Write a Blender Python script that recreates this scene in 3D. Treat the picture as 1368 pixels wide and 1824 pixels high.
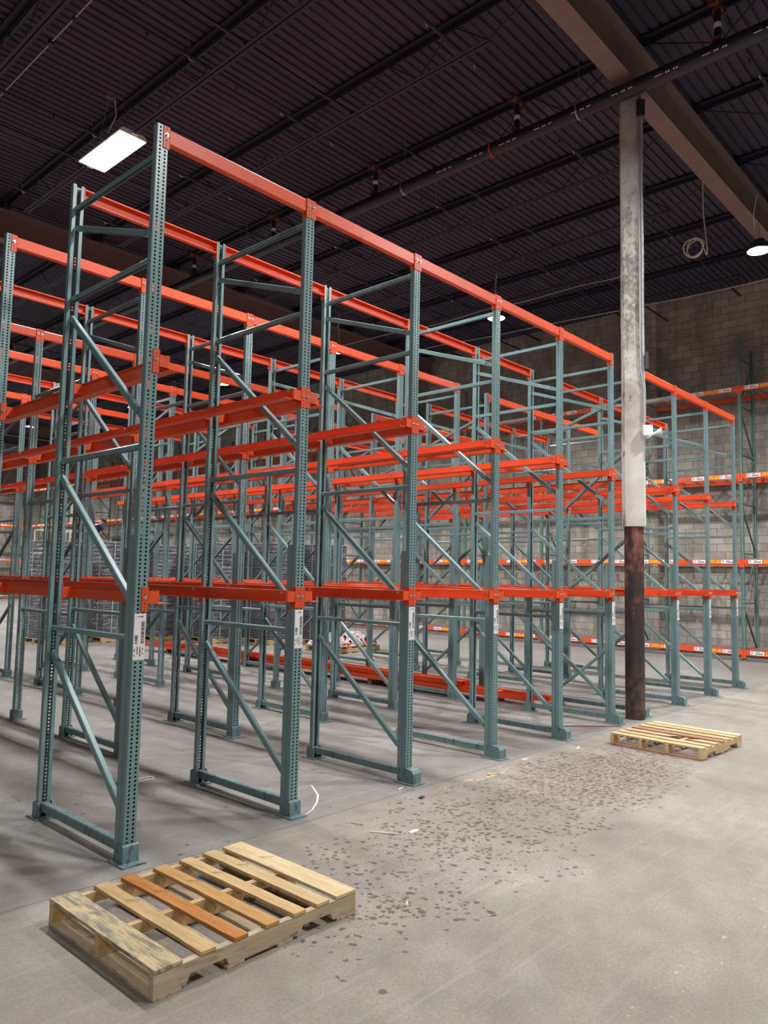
import bpy, bmesh, math, random
from mathutils import Vector, Matrix, Euler

# ------------------------------------------------------------------ clear
for o in list(bpy.data.objects):
    bpy.data.objects.remove(o)
S = bpy.context.scene
COL = S.collection
random.seed(7)
PI = math.pi

# ------------------------------------------------------------------ camera
CAM_F, CAM_PITCH, CAM_YAW, CAM_ROLL, CAM_H = 1343.79, 0.084927, 0.827864, 0.020607, 1.828
cy, sy = math.cos(CAM_YAW), math.sin(CAM_YAW)
fw = Vector((sy * math.cos(CAM_PITCH), cy * math.cos(CAM_PITCH), math.sin(CAM_PITCH)))
rt = Vector((cy, -sy, 0))
up = rt.cross(fw)
r2 = rt * math.cos(CAM_ROLL) + up * math.sin(CAM_ROLL)
u2 = -rt * math.sin(CAM_ROLL) + up * math.cos(CAM_ROLL)
cam_data = bpy.data.cameras.new('camera')
cam = bpy.data.objects.new('camera', cam_data)
COL.objects.link(cam)
cam_data.sensor_fit = 'HORIZONTAL'
cam_data.sensor_width = 36.0
cam_data.lens = CAM_F / 1368.0 * 36.0
cam_data.clip_start = 0.05
cam_data.clip_end = 200
m = Matrix.Identity(4)
for i in range(3):
    m[i][0], m[i][1], m[i][2] = r2[i], u2[i], -fw[i]
m[2][3] = CAM_H
cam.matrix_world = m
S.camera = cam

# ------------------------------------------------------------------ world, exposure
w = bpy.data.worlds.new('world')
S.world = w
w.use_nodes = True
w.node_tree.nodes['Background'].inputs[0].default_value = (0.5, 0.55, 0.65, 1)
w.node_tree.nodes['Background'].inputs[1].default_value = 0.05
S.view_settings.view_transform = 'Standard'
S.view_settings.look = 'None'
S.view_settings.gamma = 1.0
S.view_settings.use_curve_mapping = False
S.view_settings.exposure = 1.42
LAMP_STRENGTH = 95.0

# ------------------------------------------------------------------ node helpers
class NT:
    def __init__(s, name):
        s.m = bpy.data.materials.new(name)
        s.m.use_nodes = True
        s.t = s.m.node_tree
        s.b = s.t.nodes['Principled BSDF']
    def n(s, typ, **kw):
        x = s.t.nodes.new(typ)
        for k, v in kw.items():
            setattr(x, k, v)
        return x
    def l(s, a, b):
        s.t.links.new(a, b)
    def val(s, sock, v):
        if hasattr(v, 'links') or hasattr(v, 'is_linked'):
            s.l(v, sock)
        else:
            sock.default_value = v
    def math(s, op, a, b=0.0, c=None):
        x = s.n('ShaderNodeMath', operation=op)
        s.val(x.inputs[0], a); s.val(x.inputs[1], b)
        if c is not None: s.val(x.inputs[2], c)
        return x.outputs[0]
    def pos(s):
        return s.n('ShaderNodeNewGeometry').outputs['Position']
    def objco(s):
        return s.n('ShaderNodeTexCoord').outputs['Object']
    def mapping(s, vec, scale=(1, 1, 1), loc=(0, 0, 0), rot=(0, 0, 0)):
        x = s.n('ShaderNodeMapping')
        s.l(vec, x.inputs['Vector'])
        x.inputs['Scale'].default_value = scale
        x.inputs['Location'].default_value = loc
        x.inputs['Rotation'].default_value = rot
        return x.outputs[0]
    def noise(s, vec, scale, detail=4, rough=0.55):
        x = s.n('ShaderNodeTexNoise')
        s.l(vec, x.inputs['Vector'])
        x.inputs['Scale'].default_value = scale
        x.inputs['Detail'].default_value = detail
        x.inputs['Roughness'].default_value = rough
        return x.outputs['Fac']
    def ramp(s, fac, stops):
        x = s.n('ShaderNodeValToRGB')
        s.l(fac, x.inputs[0])
        e = x.color_ramp.elements
        while len(e) > 1: e.remove(e[-1])
        e[0].position, e[0].color = stops[0][0], col4(stops[0][1])
        for p, c in stops[1:]:
            q = e.new(p); q.color = col4(c)
        return x.outputs[0]
    def mix(s, fac, a, b, blend='MIX'):
        x = s.n('ShaderNodeMix', data_type='RGBA', blend_type=blend)
        s.val(x.inputs[0], fac)
        for sock, v in ((x.inputs[6], a), (x.inputs[7], b)):
            if isinstance(v, (tuple, list)): sock.default_value = col4(v)
            else: s.l(v, sock)
        return x.outputs[2]
    def bump(s, h, strength, dist=0.01):
        x = s.n('ShaderNodeBump')
        s.l(h, x.inputs['Height'])
        x.inputs['Strength'].default_value = strength
        x.inputs['Distance'].default_value = dist
        s.l(x.outputs[0], s.b.inputs['Normal'])
    def set(s, color=None, rough=None, metal=None, spec=None):
        if color is not None:
            if isinstance(color, (tuple, list)): s.b.inputs['Base Color'].default_value = col4(color)
            else: s.l(color, s.b.inputs['Base Color'])
        if rough is not None: s.val(s.b.inputs['Roughness'], rough)
        if metal is not None: s.b.inputs['Metallic'].default_value = metal
        if spec is not None: s.b.inputs['Specular IOR Level'].default_value = spec
        return s.m

def col4(c):
    if isinstance(c, (int, float)): return (c, c, c, 1)
    return (c[0], c[1], c[2], 1)

def paint(name, base, worn, rough=0.4, scale=9.0, wear=0.66, vary=0.22):
    t = NT(name)
    p = t.pos()
    big = t.noise(p, 1.7, 3)
    c = t.mix(t.math('MULTIPLY', big, 1.0), tuple(x * (1 - vary) for x in base), tuple(x * (1 + vary) for x in base))
    fine = t.noise(t.mapping(p, (1, 1, 0.35)), scale, 6, 0.7)
    mask = t.ramp(fine, [(wear, 0.0), (wear + 0.07, 0.75)])
    c = t.mix(mask, c, worn)
    return t.set(c, rough)

def plain(name, color, rough=0.5, metal=0.0, vary=0.15, scale=12):
    t = NT(name)
    nz = t.noise(t.pos(), scale, 4)
    c = t.mix(nz, tuple(x * (1 - vary) for x in color), tuple(x * (1 + vary) for x in color))
    return t.set(c, rough, metal)

def wood(name, c1, c2, stain=None, stain_at=0.55):
    t = NT(name)
    o = t.objco()
    g = t.noise(t.mapping(o, (1.2, 14, 14)), 3.0, 8, 0.65)
    c = t.mix(t.ramp(g, [(0.35, 0.0), (0.65, 1.0)]), c1, c2)
    fine = t.noise(t.mapping(o, (4, 90, 90)), 3.0, 4, 0.6)
    c = t.mix(t.math('MULTIPLY', fine, 0.35), c, tuple(x * 0.55 for x in c1))
    k = t.noise(t.mapping(o, (5, 11, 11)), 1.6, 2)
    c = t.mix(t.ramp(k, [(0.66, 0.0), (0.74, 0.6)]), c, tuple(x * 0.4 for x in c1))
    if stain:
        q = t.noise(t.mapping(o, (3.2, 24, 24)), 1.5, 8, 0.72)
        c = t.mix(t.ramp(q, [(stain_at - 0.07, 0.0), (stain_at + 0.1, 0.85)]), c, stain)
    t.bump(g, 0.25, 0.003)
    return t.set(c, 0.78)

TEAL = paint('teal_paint', (0.18, 0.29, 0.305), (0.46, 0.56, 0.58), 0.30, 7.0, 0.67)
TEAL_SCUFF = paint('scuffed_teal_paint', (0.15, 0.24, 0.25), (0.045, 0.05, 0.05), 0.45, 22.0, 0.55)
ORANGE = paint('orange_paint', (0.74, 0.080, 0.018), (0.40, 0.05, 0.02), 0.42, 5.0, 0.62, 0.12)
GREEN_DARK = paint('green_rack_paint', (0.115, 0.215, 0.195), (0.35, 0.42, 0.40), 0.42, 7.0, 0.68)
STEEL_DARK = plain('dark_roof_steel', (0.020, 0.020, 0.040), 0.6)
GIRDER = plain('brown_roof_steel', (0.20, 0.135, 0.125), 0.7, 0, 0.25, 3)
BLACK_PIPE = plain('black_pipe', (0.018, 0.02, 0.034), 0.4)
ZINC = plain('zinc', (0.72, 0.72, 0.70), 0.28, 0.9)
WHITE_PAINT = plain('white_plastic', (0.78, 0.78, 0.76), 0.45)
LABEL_WHITE = plain('label_white', (0.82, 0.82, 0.85), 0.5, 0, 0.05)
INK = plain('black_ink', (0.03, 0.03, 0.035), 0.6)
YELLOW = plain('yellow_ink', (0.9, 0.55, 0.04), 0.5)
GALV = plain('galvanized_wire', (0.42, 0.43, 0.44), 0.4, 0.6)
CONDUIT = plain('grey_conduit', (0.42, 0.43, 0.45), 0.35, 0.4)
RUSTY = plain('rust_red_fitting', (0.13, 0.038, 0.026), 0.6)
DARKBOX = plain('dark_plastic', (0.03, 0.03, 0.035), 0.5)
NAVY = plain('navy_cloth', (0.012, 0.02, 0.06), 0.9)
JEANS = plain('blue_denim', (0.03, 0.05, 0.12), 0.9)
SKIN = plain('skin', (0.16, 0.08, 0.05), 0.6)
HAIR = plain('black_hair', (0.008, 0.007, 0.007), 0.6)
CREAM = plain('cream_paint', (0.62, 0.58, 0.46), 0.5)

def make_emit(name, strength):
    t = NT(name)
    t.b.inputs['Base Color'].default_value = (0.9, 0.9, 0.9, 1)
    t.b.inputs['Emission Color'].default_value = (1.0, 0.985, 0.965, 1)
    t.b.inputs['Emission Strength'].default_value = strength
    return t.m
EMIT = make_emit('lamp_diffuser', LAMP_STRENGTH)
EMIT_ROUND = make_emit('round_lamp_diffuser', LAMP_STRENGTH * 7.2)

def make_floor():
    t = NT('concrete_floor')
    p = t.pos()
    sep = t.n('ShaderNodeSeparateXYZ'); t.l(p, sep.inputs[0])
    X, Y = sep.outputs[0], sep.outputs[1]
    n1 = t.noise(p, 0.55, 6, 0.6)
    n2 = t.noise(p, 4.5, 6, 0.65)
    n3 = t.noise(p, 60, 3, 0.6)
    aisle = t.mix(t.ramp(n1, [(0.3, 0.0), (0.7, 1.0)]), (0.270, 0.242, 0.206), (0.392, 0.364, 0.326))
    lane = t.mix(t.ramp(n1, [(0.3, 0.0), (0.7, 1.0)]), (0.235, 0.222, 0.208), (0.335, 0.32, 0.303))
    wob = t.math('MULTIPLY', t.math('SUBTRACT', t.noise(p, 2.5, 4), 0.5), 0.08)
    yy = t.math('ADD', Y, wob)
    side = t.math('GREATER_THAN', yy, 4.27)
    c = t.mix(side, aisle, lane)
    c = t.mix(t.math('MULTIPLY', t.ramp(n2, [(0.35, 1.0), (0.62, 0.0)]), 0.38), c, (0.16, 0.142, 0.122))
    c = t.mix(t.math('MULTIPLY', t.ramp(n3, [(0.3, 1.0), (0.6, 0.0)]), 0.40), c, (0.13, 0.118, 0.102))
    # fork-truck scuffs running along the aisle
    st = t.noise(t.mapping(p, (0.35, 9, 1), rot=(0, 0, -0.28)), 1.6, 6, 0.62)
    c = t.mix(t.math('MULTIPLY', t.ramp(st, [(0.56, 0.0), (0.70, 1.0)]), 0.20), c, (0.50, 0.475, 0.44))
    st2 = t.noise(t.mapping(p, (7, 0.5, 1), rot=(0, 0, 0.12)), 1.4, 6, 0.62)
    c = t.mix(t.math('MULTIPLY', t.ramp(st2, [(0.56, 0.0), (0.72, 1.0)]), 0.22), c, (0.24, 0.22, 0.21))
    # slab joint
    d = t.math('ABSOLUTE', t.math('SUBTRACT', t.math('ADD', Y, t.math('MULTIPLY', wob, 0.35)), 4.30))
    jn = t.math('MULTIPLY', t.math('LESS_THAN', d, 0.009), t.math('GREATER_THAN', t.noise(p, 3.0, 3), 0.44))
    c = t.mix(t.math('MULTIPLY', jn, 0.6), c, (0.14, 0.13, 0.12))
    # water drops and tyre prints
    def spot_layer(scale, seed, lo, hi):
        v = t.n('ShaderNodeTexVoronoi', voronoi_dimensions='2D')
        warp = t.n('ShaderNodeVectorMath', operation='ADD')
        nv = t.n('ShaderNodeTexNoise'); nv.inputs['Scale'].default_value = 14; t.l(p, nv.inputs['Vector'])
        sc = t.n('ShaderNodeVectorMath', operation='SCALE'); t.l(nv.outputs['Color'], sc.inputs[0]); sc.inputs['Scale'].default_value = 0.06
        t.l(p, warp.inputs[0]); t.l(sc.outputs[0], warp.inputs[1])
        t.l(t.mapping(warp.outputs[0], (1, 1, 1), (seed, seed * 0.7, 0)), v.inputs['Vector'])
        v.inputs['Scale'].default_value = scale
        sp = t.n('ShaderNodeSeparateColor'); t.l(v.outputs['Color'], sp.inputs[0])
        return v.outputs['Distance'], sp.outputs[0], sp.outputs[1]
    def blob(cx, cyy, rx, ry):
        a = t.math('DIVIDE', t.math('SUBTRACT', X, cx), rx)
        b = t.math('DIVIDE', t.math('SUBTRACT', Y, cyy), ry)
        return t.math('SUBTRACT', 1.0, t.math('SQRT', t.math('ADD', t.math('MULTIPLY', a, a), t.math('MULTIPLY', b, b))))
    dens = t.math('MAXIMUM', t.math('MULTIPLY', blob(6.7, 3.45, 1.9, 0.85), 1.95), t.math('MULTIPLY', blob(4.8, 3.35, 2.3, 1.0), 0.62))
    dens = t.math('MAXIMUM', dens, t.math('MULTIPLY', blob(3.3, 2.85, 0.9, 0.55), 0.55))
    dens = t.math('MULTIPLY', dens, t.math('GREATER_THAN', 4.25, Y))
    dn = t.math('ADD', t.math('MULTIPLY', dens, 0.95), t.math('MULTIPLY', t.math('SUBTRACT', t.noise(p, 2.2, 3), 0.5), 0.7))
    d1, r1, g1 = spot_layer(15.0, 3.1, 0, 0)
    size1 = t.math('MULTIPLY', t.math('ADD', 0.08, t.math('MULTIPLY', g1, 0.24)), 1.0)
    on1 = t.math('LESS_THAN', r1, dn)
    s1 = t.math('MULTIPLY', t.math('LESS_THAN', d1, size1), on1)
    d2, r2_, g2 = spot_layer(26.0, 11.7, 0, 0)
    on2 = t.math('LESS_THAN', r2_, t.math('SUBTRACT', dn, 0.05))
    s2 = t.math('MULTIPLY', t.math('LESS_THAN', d2, t.math('ADD', 0.16, t.math('MULTIPLY', g2, 0.30))), on2)
    wet = t.math('MAXIMUM', s1, s2)
    wetc = t.mix(0.74, c, (0.10, 0.070, 0.045))
    damp = t.math('MULTIPLY', t.ramp(dn, [(0.30, 0.0), (0.85, 1.0)]), 0.26)
    c = t.mix(damp, c, (0.22, 0.165, 0.115))
    c = t.mix(wet, c, wetc)
    # flakes of an old yellow line
    yl = t.math('LESS_THAN', t.math('ABSOLUTE', t.math('SUBTRACT', Y, 1.40)), 0.10)
    fl = t.math('MULTIPLY', yl, t.math('GREATER_THAN', t.noise(p, 24, 3, 0.6), 0.66))
    yl2 = t.math('MULTIPLY', t.math('LESS_THAN', t.math('ABSOLUTE', t.math('SUBTRACT', Y, 4.12)), 0.05), t.math('LESS_THAN', t.math('ABSOLUTE', t.math('SUBTRACT', X, 5.75)), 0.45))
    fl2 = t.math('MULTIPLY', yl2, t.math('GREATER_THAN', t.noise(p, 16, 3, 0.6), 0.56))
    c = t.mix(t.math('MULTIPLY', t.math('MAXIMUM', fl, fl2), 0.6), c, (0.70, 0.55, 0.12))
    t.bump(n3, 0.12, 0.004)
    rough = t.math('SUBTRACT', t.math('ADD', 0.52, t.math('MULTIPLY', n2, 0.3)), t.math('MULTIPLY', wet, 0.3))
    return t.set(c, rough, spec=0.35)
FLOOR = make_floor()

def make_block(name, axis):
    t = NT(name)
    p = t.pos()
    sep = t.n('ShaderNodeSeparateXYZ'); t.l(p, sep.inputs[0])
    cmb = t.n('ShaderNodeCombineXYZ')
    t.l(sep.outputs[axis], cmb.inputs[0]); t.l(sep.outputs[2], cmb.inputs[1])
    b = t.n('ShaderNodeTexBrick')
    t.l(cmb.outputs[0], b.inputs['Vector'])
    b.inputs['Scale'].default_value = 1.0
    b.inputs['Brick Width'].default_value = 0.405
    b.inputs['Row Height'].default_value = 0.203
    b.inputs['Mortar Size'].default_value = 0.0075
    b.inputs['Mortar Smooth'].default_value = 0.3
    b.inputs['Bias'].default_value = -0.2
    b.inputs['Color1'].default_value = (0.36, 0.335, 0.285, 1)
    b.inputs['Color2'].default_value = (0.52, 0.485, 0.42, 1)
    b.inputs['Mortar'].default_value = (0.12, 0.112, 0.105, 1)
    n1 = t.noise(p, 0.9, 6, 0.6)
    n2 = t.noise(t.mapping(p, (1.6, 1.6, 0.25)), 1.6, 6, 0.65)
    c = t.mix(t.math('MULTIPLY', t.ramp(n1, [(0.35, 1.0), (0.6, 0.0)]), 0.60), b.outputs['Color'], (0.16, 0.15, 0.14))
    c = t.mix(t.math('MULTIPLY', t.ramp(n2, [(0.50, 0.0), (0.66, 1.0)]), 0.6), c, (0.13, 0.125, 0.12))
    c = t.mix(t.math('MULTIPLY', t.ramp(t.noise(p, 7, 5), [(0.64, 0.0), (0.7, 1.0)]), 0.4), c, (0.62, 0.61, 0.58))
    t.bump(b.outputs['Fac'], -0.5, 0.01)
    return t.set(c, 0.9)
BLOCK_Y = make_block('block_wall_side', 1)
BLOCK_X = make_block('block_wall_end', 0)

def make_deck():
    t = NT('painted_roof_deck')
    p = t.pos()
    n1 = t.noise(p, 0.6, 5)
    c = t.mix(n1, (0.036, 0.030, 0.052), (0.060, 0.050, 0.084))
    n2 = t.noise(t.mapping(p, (0.3, 9, 1)), 1.5, 5)
    c = t.mix(t.math('MULTIPLY', t.ramp(n2, [(0.6, 0.0), (0.72, 1.0)]), 0.45), c, (0.17, 0.145, 0.15))
    return t.set(c, 0.8)
DECK = make_deck()

def make_cladding():
    t = NT('chipped_concrete')
    p = t.pos()
    n1 = t.noise(p, 3.5, 7, 0.7)
    c = t.mix(t.ramp(n1, [(0.35, 0.0), (0.65, 1.0)]), (0.36, 0.33, 0.29), (0.56, 0.54, 0.50))
    sep = t.n('ShaderNodeSeparateXYZ'); t.l(p, sep.inputs[0])
    n2 = t.noise(t.mapping(p, (1, 1, 0.6)), 13.0, 9, 0.8)
    a = t.math('SUBTRACT', 1.0, t.math('DIVIDE', t.math('ABSOLUTE', t.math('SUBTRACT', sep.outputs[2], 5.9)), 1.7))
    mask = t.ramp(t.math('ADD', n2, t.math('MULTIPLY', a, 0.16)), [(0.56, 0.0), (0.68, 0.8)])
    c = t.mix(mask, c, (0.12, 0.112, 0.105))
    low = t.ramp(t.math('DIVIDE', sep.outputs[2], 10.0), [(0.36, 1.0), (0.40, 0.0)])
    c = t.mix(t.math('MULTIPLY', low, 0.55), c, (0.74, 0.72, 0.69))
    t.bump(n2, 0.3, 0.01)
    return t.set(c, 0.85)
CLAD = make_cladding()

def make_rustpipe():
    t = NT('worn_red_steel')
    p = t.pos()
    sep = t.n('ShaderNodeSeparateXYZ'); t.l(p, sep.inputs[0])
    n1 = t.noise(t.mapping(p, (1, 1, 0.5)), 6.5, 7, 0.72)
    hz = t.math('DIVIDE', sep.outputs[2], 2.6)
    k = t.math('ADD', n1, t.math('MULTIPLY', t.math('SUBTRACT', hz, 0.72), 0.42))
    c = t.ramp(k, [(0.36, (0.028, 0.024, 0.028)), (0.50, (0.05, 0.03, 0.032)), (0.60, (0.20, 0.07, 0.055)), (0.74, (0.30, 0.12, 0.10))])
    lowrust = t.math('MULTIPLY', t.ramp(hz, [(0.18, 1.0), (0.36, 0.0)]), t.ramp(t.noise(p, 9, 5), [(0.4, 0.0), (0.6, 1.0)]))
    c = t.mix(t.math('MULTIPLY', lowrust, 0.6), c, (0.15, 0.085, 0.05))
    return t.set(c, 0.5)
RUSTPIPE = make_rustpipe()

def make_wrap():
    t = NT('stretch_film')
    o = t.pos()
    sep = t.n('ShaderNodeSeparateXYZ'); t.l(o, sep.inputs[0])
    wob = t.noise(t.mapping(o, (2.2, 2.2, 4)), 1.5, 4)
    ph = t.math('ADD', t.math('MULTIPLY', sep.outputs[2], 101.3), t.math('MULTIPLY', wob, 3.0))
    bands = t.math('ADD', t.math('MULTIPLY', t.math('SINE', ph), 0.5), 0.5)
    c = t.mix(bands, (0.045, 0.046, 0.056), (0.16, 0.162, 0.185))
    n = t.noise(t.mapping(o, (2, 2, 5)), 1.2, 5, 0.6)
    c = t.mix(t.ramp(n, [(0.48, 0.0), (0.66, 0.6)]), c, (0.26, 0.26, 0.29))
    n2 = t.noise(t.mapping(o, (5, 5, 14)), 2.2, 6, 0.7)
    c = t.mix(t.ramp(n2, [(0.66, 0.0), (0.71, 0.9)]), c, (0.78, 0.79, 0.82))  # sparse white glints painted into the film colour
    t.bump(t.noise(t.mapping(o, (2, 2, 8)), 5, 5), 0.7, 0.02)
    return t.set(c, 0.25)
WRAP = make_wrap()
TRAY = plain('dark_grey_tray', (0.07, 0.072, 0.085), 0.4)
def make_clearwrap():
    t = NT('crumpled_film')
    o = t.pos()
    n = t.noise(o, 9, 6, 0.75)
    c = t.ramp(n, [(0.36, (0.16, 0.07, 0.07)), (0.48, (0.42, 0.33, 0.34)), (0.64, (0.66, 0.62, 0.63))])
    t.bump(n, 0.8, 0.03)
    return t.set(c, 0.25)
FILM = make_clearwrap()

# ------------------------------------------------------------------ mesh builder
class MB:
    def __init__(s):
        s.v = []; s.f = []
    def add(s, vs, fs):
        k = len(s.v)
        s.v += [tuple(x) for x in vs]
        s.f += [tuple(i + k for i in f) for f in fs]
        return s
    def box(s, x0, x1, y0, y1, z0, z1):
        return s.add([(x0, y0, z0), (x1, y0, z0), (x1, y1, z0), (x0, y1, z0), (x0, y0, z1), (x1, y0, z1), (x1, y1, z1), (x0, y1, z1)],
                     [(0, 3, 2, 1), (4, 5, 6, 7), (0, 1, 5, 4), (1, 2, 6, 5), (2, 3, 7, 6), (3, 0, 4, 7)])
    def prism(s, prof, a, b, axis):
        # prof: closed CCW list of 2-D points; axis 'x': (y,z); 'y': (x,z); 'z': (x,y)
        n = len(prof)
        def P(q, t):
            return {'x': (t, q[0], q[1]), 'y': (q[0], t, q[1]), 'z': (q[0], q[1], t)}[axis]
        vs = [P(q, a) for q in prof] + [P(q, b) for q in prof]
        fs = [tuple(range(n))[::-1], tuple(range(n, 2 * n))]
        fs += [(i, (i + 1) % n, n + (i + 1) % n, n + i) for i in range(n)]
        return s.add(vs, fs)
    def frame(s, p0, p1, hint=(0, 0, 1)):
        p0, p1 = Vector(p0), Vector(p1)
        d = (p1 - p0).normalized()
        h = Vector(hint)
        if abs(d.dot(h)) > 0.97: h = Vector((1, 0, 0))
        a = d.cross(h).normalized()
        b = a.cross(d).normalized()
        return p0, p1, a, b
    def bar(s, p0, p1, w, h, hint=(0, 0, 1)):
        p0, p1, a, b = s.frame(p0, p1, hint)
        vs = []
        for p in (p0, p1):
            for i, j in ((-1, -1), (1, -1), (1, 1), (-1, 1)):
                vs.append(p + a * (i * w / 2) + b * (j * h / 2))
        return s.add(vs, [(3, 2, 1, 0), (4, 5, 6, 7), (0, 1, 5, 4), (1, 2, 6, 5), (2, 3, 7, 6), (3, 0, 4, 7)])
    def poly_bar(s, p0, p1, prof, hint=(0, 0, 1)):
        p0, p1, a, b = s.frame(p0, p1, hint)
        n = len(prof)
        vs = [p0 + a * q[0] + b * q[1] for q in prof] + [p1 + a * q[0] + b * q[1] for q in prof]
        fs = [tuple(range(n))[::-1], tuple(range(n, 2 * n))]
        fs += [(i, (i + 1) % n, n + (i + 1) % n, n + i) for i in range(n)]
        return s.add(vs, fs)
    def tube(s, p0, p1, r, n=10, r1=None):
        r1 = r if r1 is None else r1
        p0, p1, a, b = s.frame(p0, p1)
        vs = []
        for p, rr in ((p0, r), (p1, r1)):
            for i in range(n):
                t = 2 * PI * i / n
                vs.append(p + a * (rr * math.cos(t)) + b * (rr * math.sin(t)))
        fs = [tuple(range(n))[::-1], tuple(range(n, 2 * n))]
        fs += [(i, (i + 1) % n, n + (i + 1) % n, n + i) for i in range(n)]
        return s.add(vs, fs)
    def path(s, pts, r, n=8):
        pts = [Vector(p) for p in pts]
        rings = []
        for i, p in enumerate(pts):
            d = (pts[min(i + 1, len(pts) - 1)] - pts[max(i - 1, 0)]).normalized()
            h = Vector((0, 0, 1)) if abs(d.z) < 0.9 else Vector((1, 0, 0))
            a = d.cross(h).normalized(); b = a.cross(d).normalized()
            rings.append([p + a * (r * math.cos(2 * PI * k / n)) + b * (r * math.sin(2 * PI * k / n)) for k in range(n)])
        vs = [v for ring in rings for v in ring]
        fs = []
        for i in range(len(pts) - 1):
            for k in range(n):
                fs.append((i * n + k, i * n + (k + 1) % n, (i + 1) * n + (k + 1) % n, (i + 1) * n + k))
        fs += [tuple(range(n))[::-1], tuple(range((len(pts) - 1) * n, len(pts) * n))]
        return s.add(vs, fs)
    def mesh(s, name, mat, smooth=False, bevel=0.0):
        me = bpy.data.meshes.new(name)
        me.from_pydata([tuple(v) for v in s.v], [], s.f)
        bm = bmesh.new(); bm.from_mesh(me)
        bmesh.ops.recalc_face_normals(bm, faces=bm.faces)
        if bevel > 0:
            es = [e for e in bm.edges if len(e.link_faces) == 2 and e.calc_face_angle(0) > 0.6]
            bmesh.ops.bevel(bm, geom=es, offset=bevel, segments=2, profile=0.5, affect='EDGES', clamp_overlap=True)
        bm.to_mesh(me); bm.free()
        me.materials.append(mat)
        if smooth:
            for p in me.polygons: p.use_smooth = True
            try: me.set_sharp_from_angle(angle=math.radians(40))
            except Exception: pass
        me.update()
        return me
    def obj(s, name, mat, parent=None, smooth=False, bevel=0.0):
        return put(name, s.mesh(name, mat, smooth, bevel), parent)

def put(name, me, parent=None, loc=None, rot=None):
    o = bpy.data.objects.new(name, me)
    COL.objects.link(o)
    if parent is not None: o.parent = parent
    if loc is not None: o.location = loc
    if rot is not None: o.rotation_euler = rot
    return o

def tag(o, label, cat, group=None):
    o['label'] = label; o['category'] = cat
    if group: o['group'] = group
    return o

def thing(name, label, cat, loc=(0, 0, 0), rz=0.0, group=None):
    o = bpy.data.objects.new(name, None)
    o.empty_display_size = 0.1
    COL.objects.link(o)
    o.location = loc; o.rotation_euler = (0, 0, rz)
    return tag(o, label, cat, group)

def struct(o):
    o['kind'] = 'structure'
    return o

ORD = ['first', 'second', 'third', 'fourth', 'fifth', 'sixth', 'seventh', 'eighth', 'ninth', 'tenth', 'eleventh', 'twelfth', 'thirteenth', 'fourteenth', 'fifteenth', 'sixteenth', 'seventeenth', 'eighteenth', 'nineteenth', 'twentieth']

# ------------------------------------------------------------------ room shell
RX0, RX1, RY0, RY1, RZ = -9.0, 20.35, -8.0, 48.9, 9.62
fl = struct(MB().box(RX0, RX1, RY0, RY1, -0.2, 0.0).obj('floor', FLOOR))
struct(MB().box(RX1, RX1 + 0.2, RY0, RY1, -0.2, RZ + 0.4).obj('wall_right', BLOCK_Y))
struct(MB().box(RX0 - 0.2, RX0, RY0, RY1, -0.2, RZ + 0.4).obj('wall_left', BLOCK_Y))
struct(MB().box(RX0, RX1, RY1, RY1 + 0.2, -0.2, RZ + 0.4).obj('wall_back', BLOCK_X))
struct(MB().box(RX0, RX1, RY0 - 0.2, RY0, -0.2, RZ + 0.4).obj('wall_front', BLOCK_X))
# corrugated roof deck, ribs along X
def deck():
    b = MB()
    pitch = 0.152
    prof = []
    y = RY0
    while y < RY1:
        prof += [(y, RZ), (y + 0.100, RZ), (y + 0.108, RZ + 0.038), (y + 0.144, RZ + 0.038)]
        y += pitch
    n = len(prof)
    vs = [(RX0, q[0], q[1]) for q in prof] + [(RX1, q[0], q[1]) for q in prof]
    fs = [(i, i + 1, n + i + 1, n + i) for i in range(n - 1)]
    b.add(vs, fs)
    b.box(RX0, RX1, RY0, RY1, RZ + 0.06, RZ + 0.2)
    return b.obj('ceiling', DECK)
struct(deck())
# pilasters on the block wall
for i, py in enumerate((8.58, 17.18, 25.8, 34.4)):
    struct(MB().box(20.12, 20.35, py - 0.22, py + 0.22, 0, RZ).obj('trim_%d' % (i + 1), BLOCK_Y))

# pale scrape marks on the slab, part of the floor
def strip(pts, w, mat, name):
    b = MB()
    for i in range(len(pts) - 1):
        p, q = Vector((*pts[i], 0.0012)), Vector((*pts[i + 1], 0.0012))
        d = (q - p).normalized(); a = Vector((-d.y, d.x, 0))
        w0 = w * (0.35 + 0.65 * math.sin(PI * (i + 0.05) / len(pts)))
        w1 = w * (0.35 + 0.65 * math.sin(PI * min(i + 1.0, len(pts) - 0.1) / len(pts)))
        b.add([p - a * w0 / 2, p + a * w0 / 2, q + a * w1 / 2, q - a * w1 / 2], [(0, 3, 2, 1)])
    return b.obj(name, mat, fl)
SCRAPE = plain('chalky_scrape', (0.66, 0.64, 0.61), 0.9)
strip([(3.99, 4.42), (4.12, 4.48), (4.28, 4.60), (4.42, 4.74), (4.52, 4.90), (4.58, 5.0)], 0.017, SCRAPE, 'floor_scrape')

# ------------------------------------------------------------------ girders and joists
GY = (-7.81, 4.38, 16.57, 28.76, 40.95)
gm = MB()
gm.box(RX0, RX1, -0.14, 0.14, 8.78, 8.80).box(RX0, RX1, -0.14, 0.14, 9.40, 9.42).box(RX0, RX1, -0.008, 0.008, 8.80, 9.40)
gme = gm.mesh('roof_girder', GIRDER)
gname = {1: 'brown steel roof girder crossing above the concrete-clad column', 2: 'brown steel roof girder beyond the large lamp, second one from the front', 3: 'brown steel roof girder deep in the hall, third from the front', 4: 'brown steel roof girder nearest the far end wall'}
for i, y in enumerate(GY):
    if i == 0: continue
    tag(put('roof_girder', gme, None, (0, y, 0)), gname[i], 'girder', 'roof girders')

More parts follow.
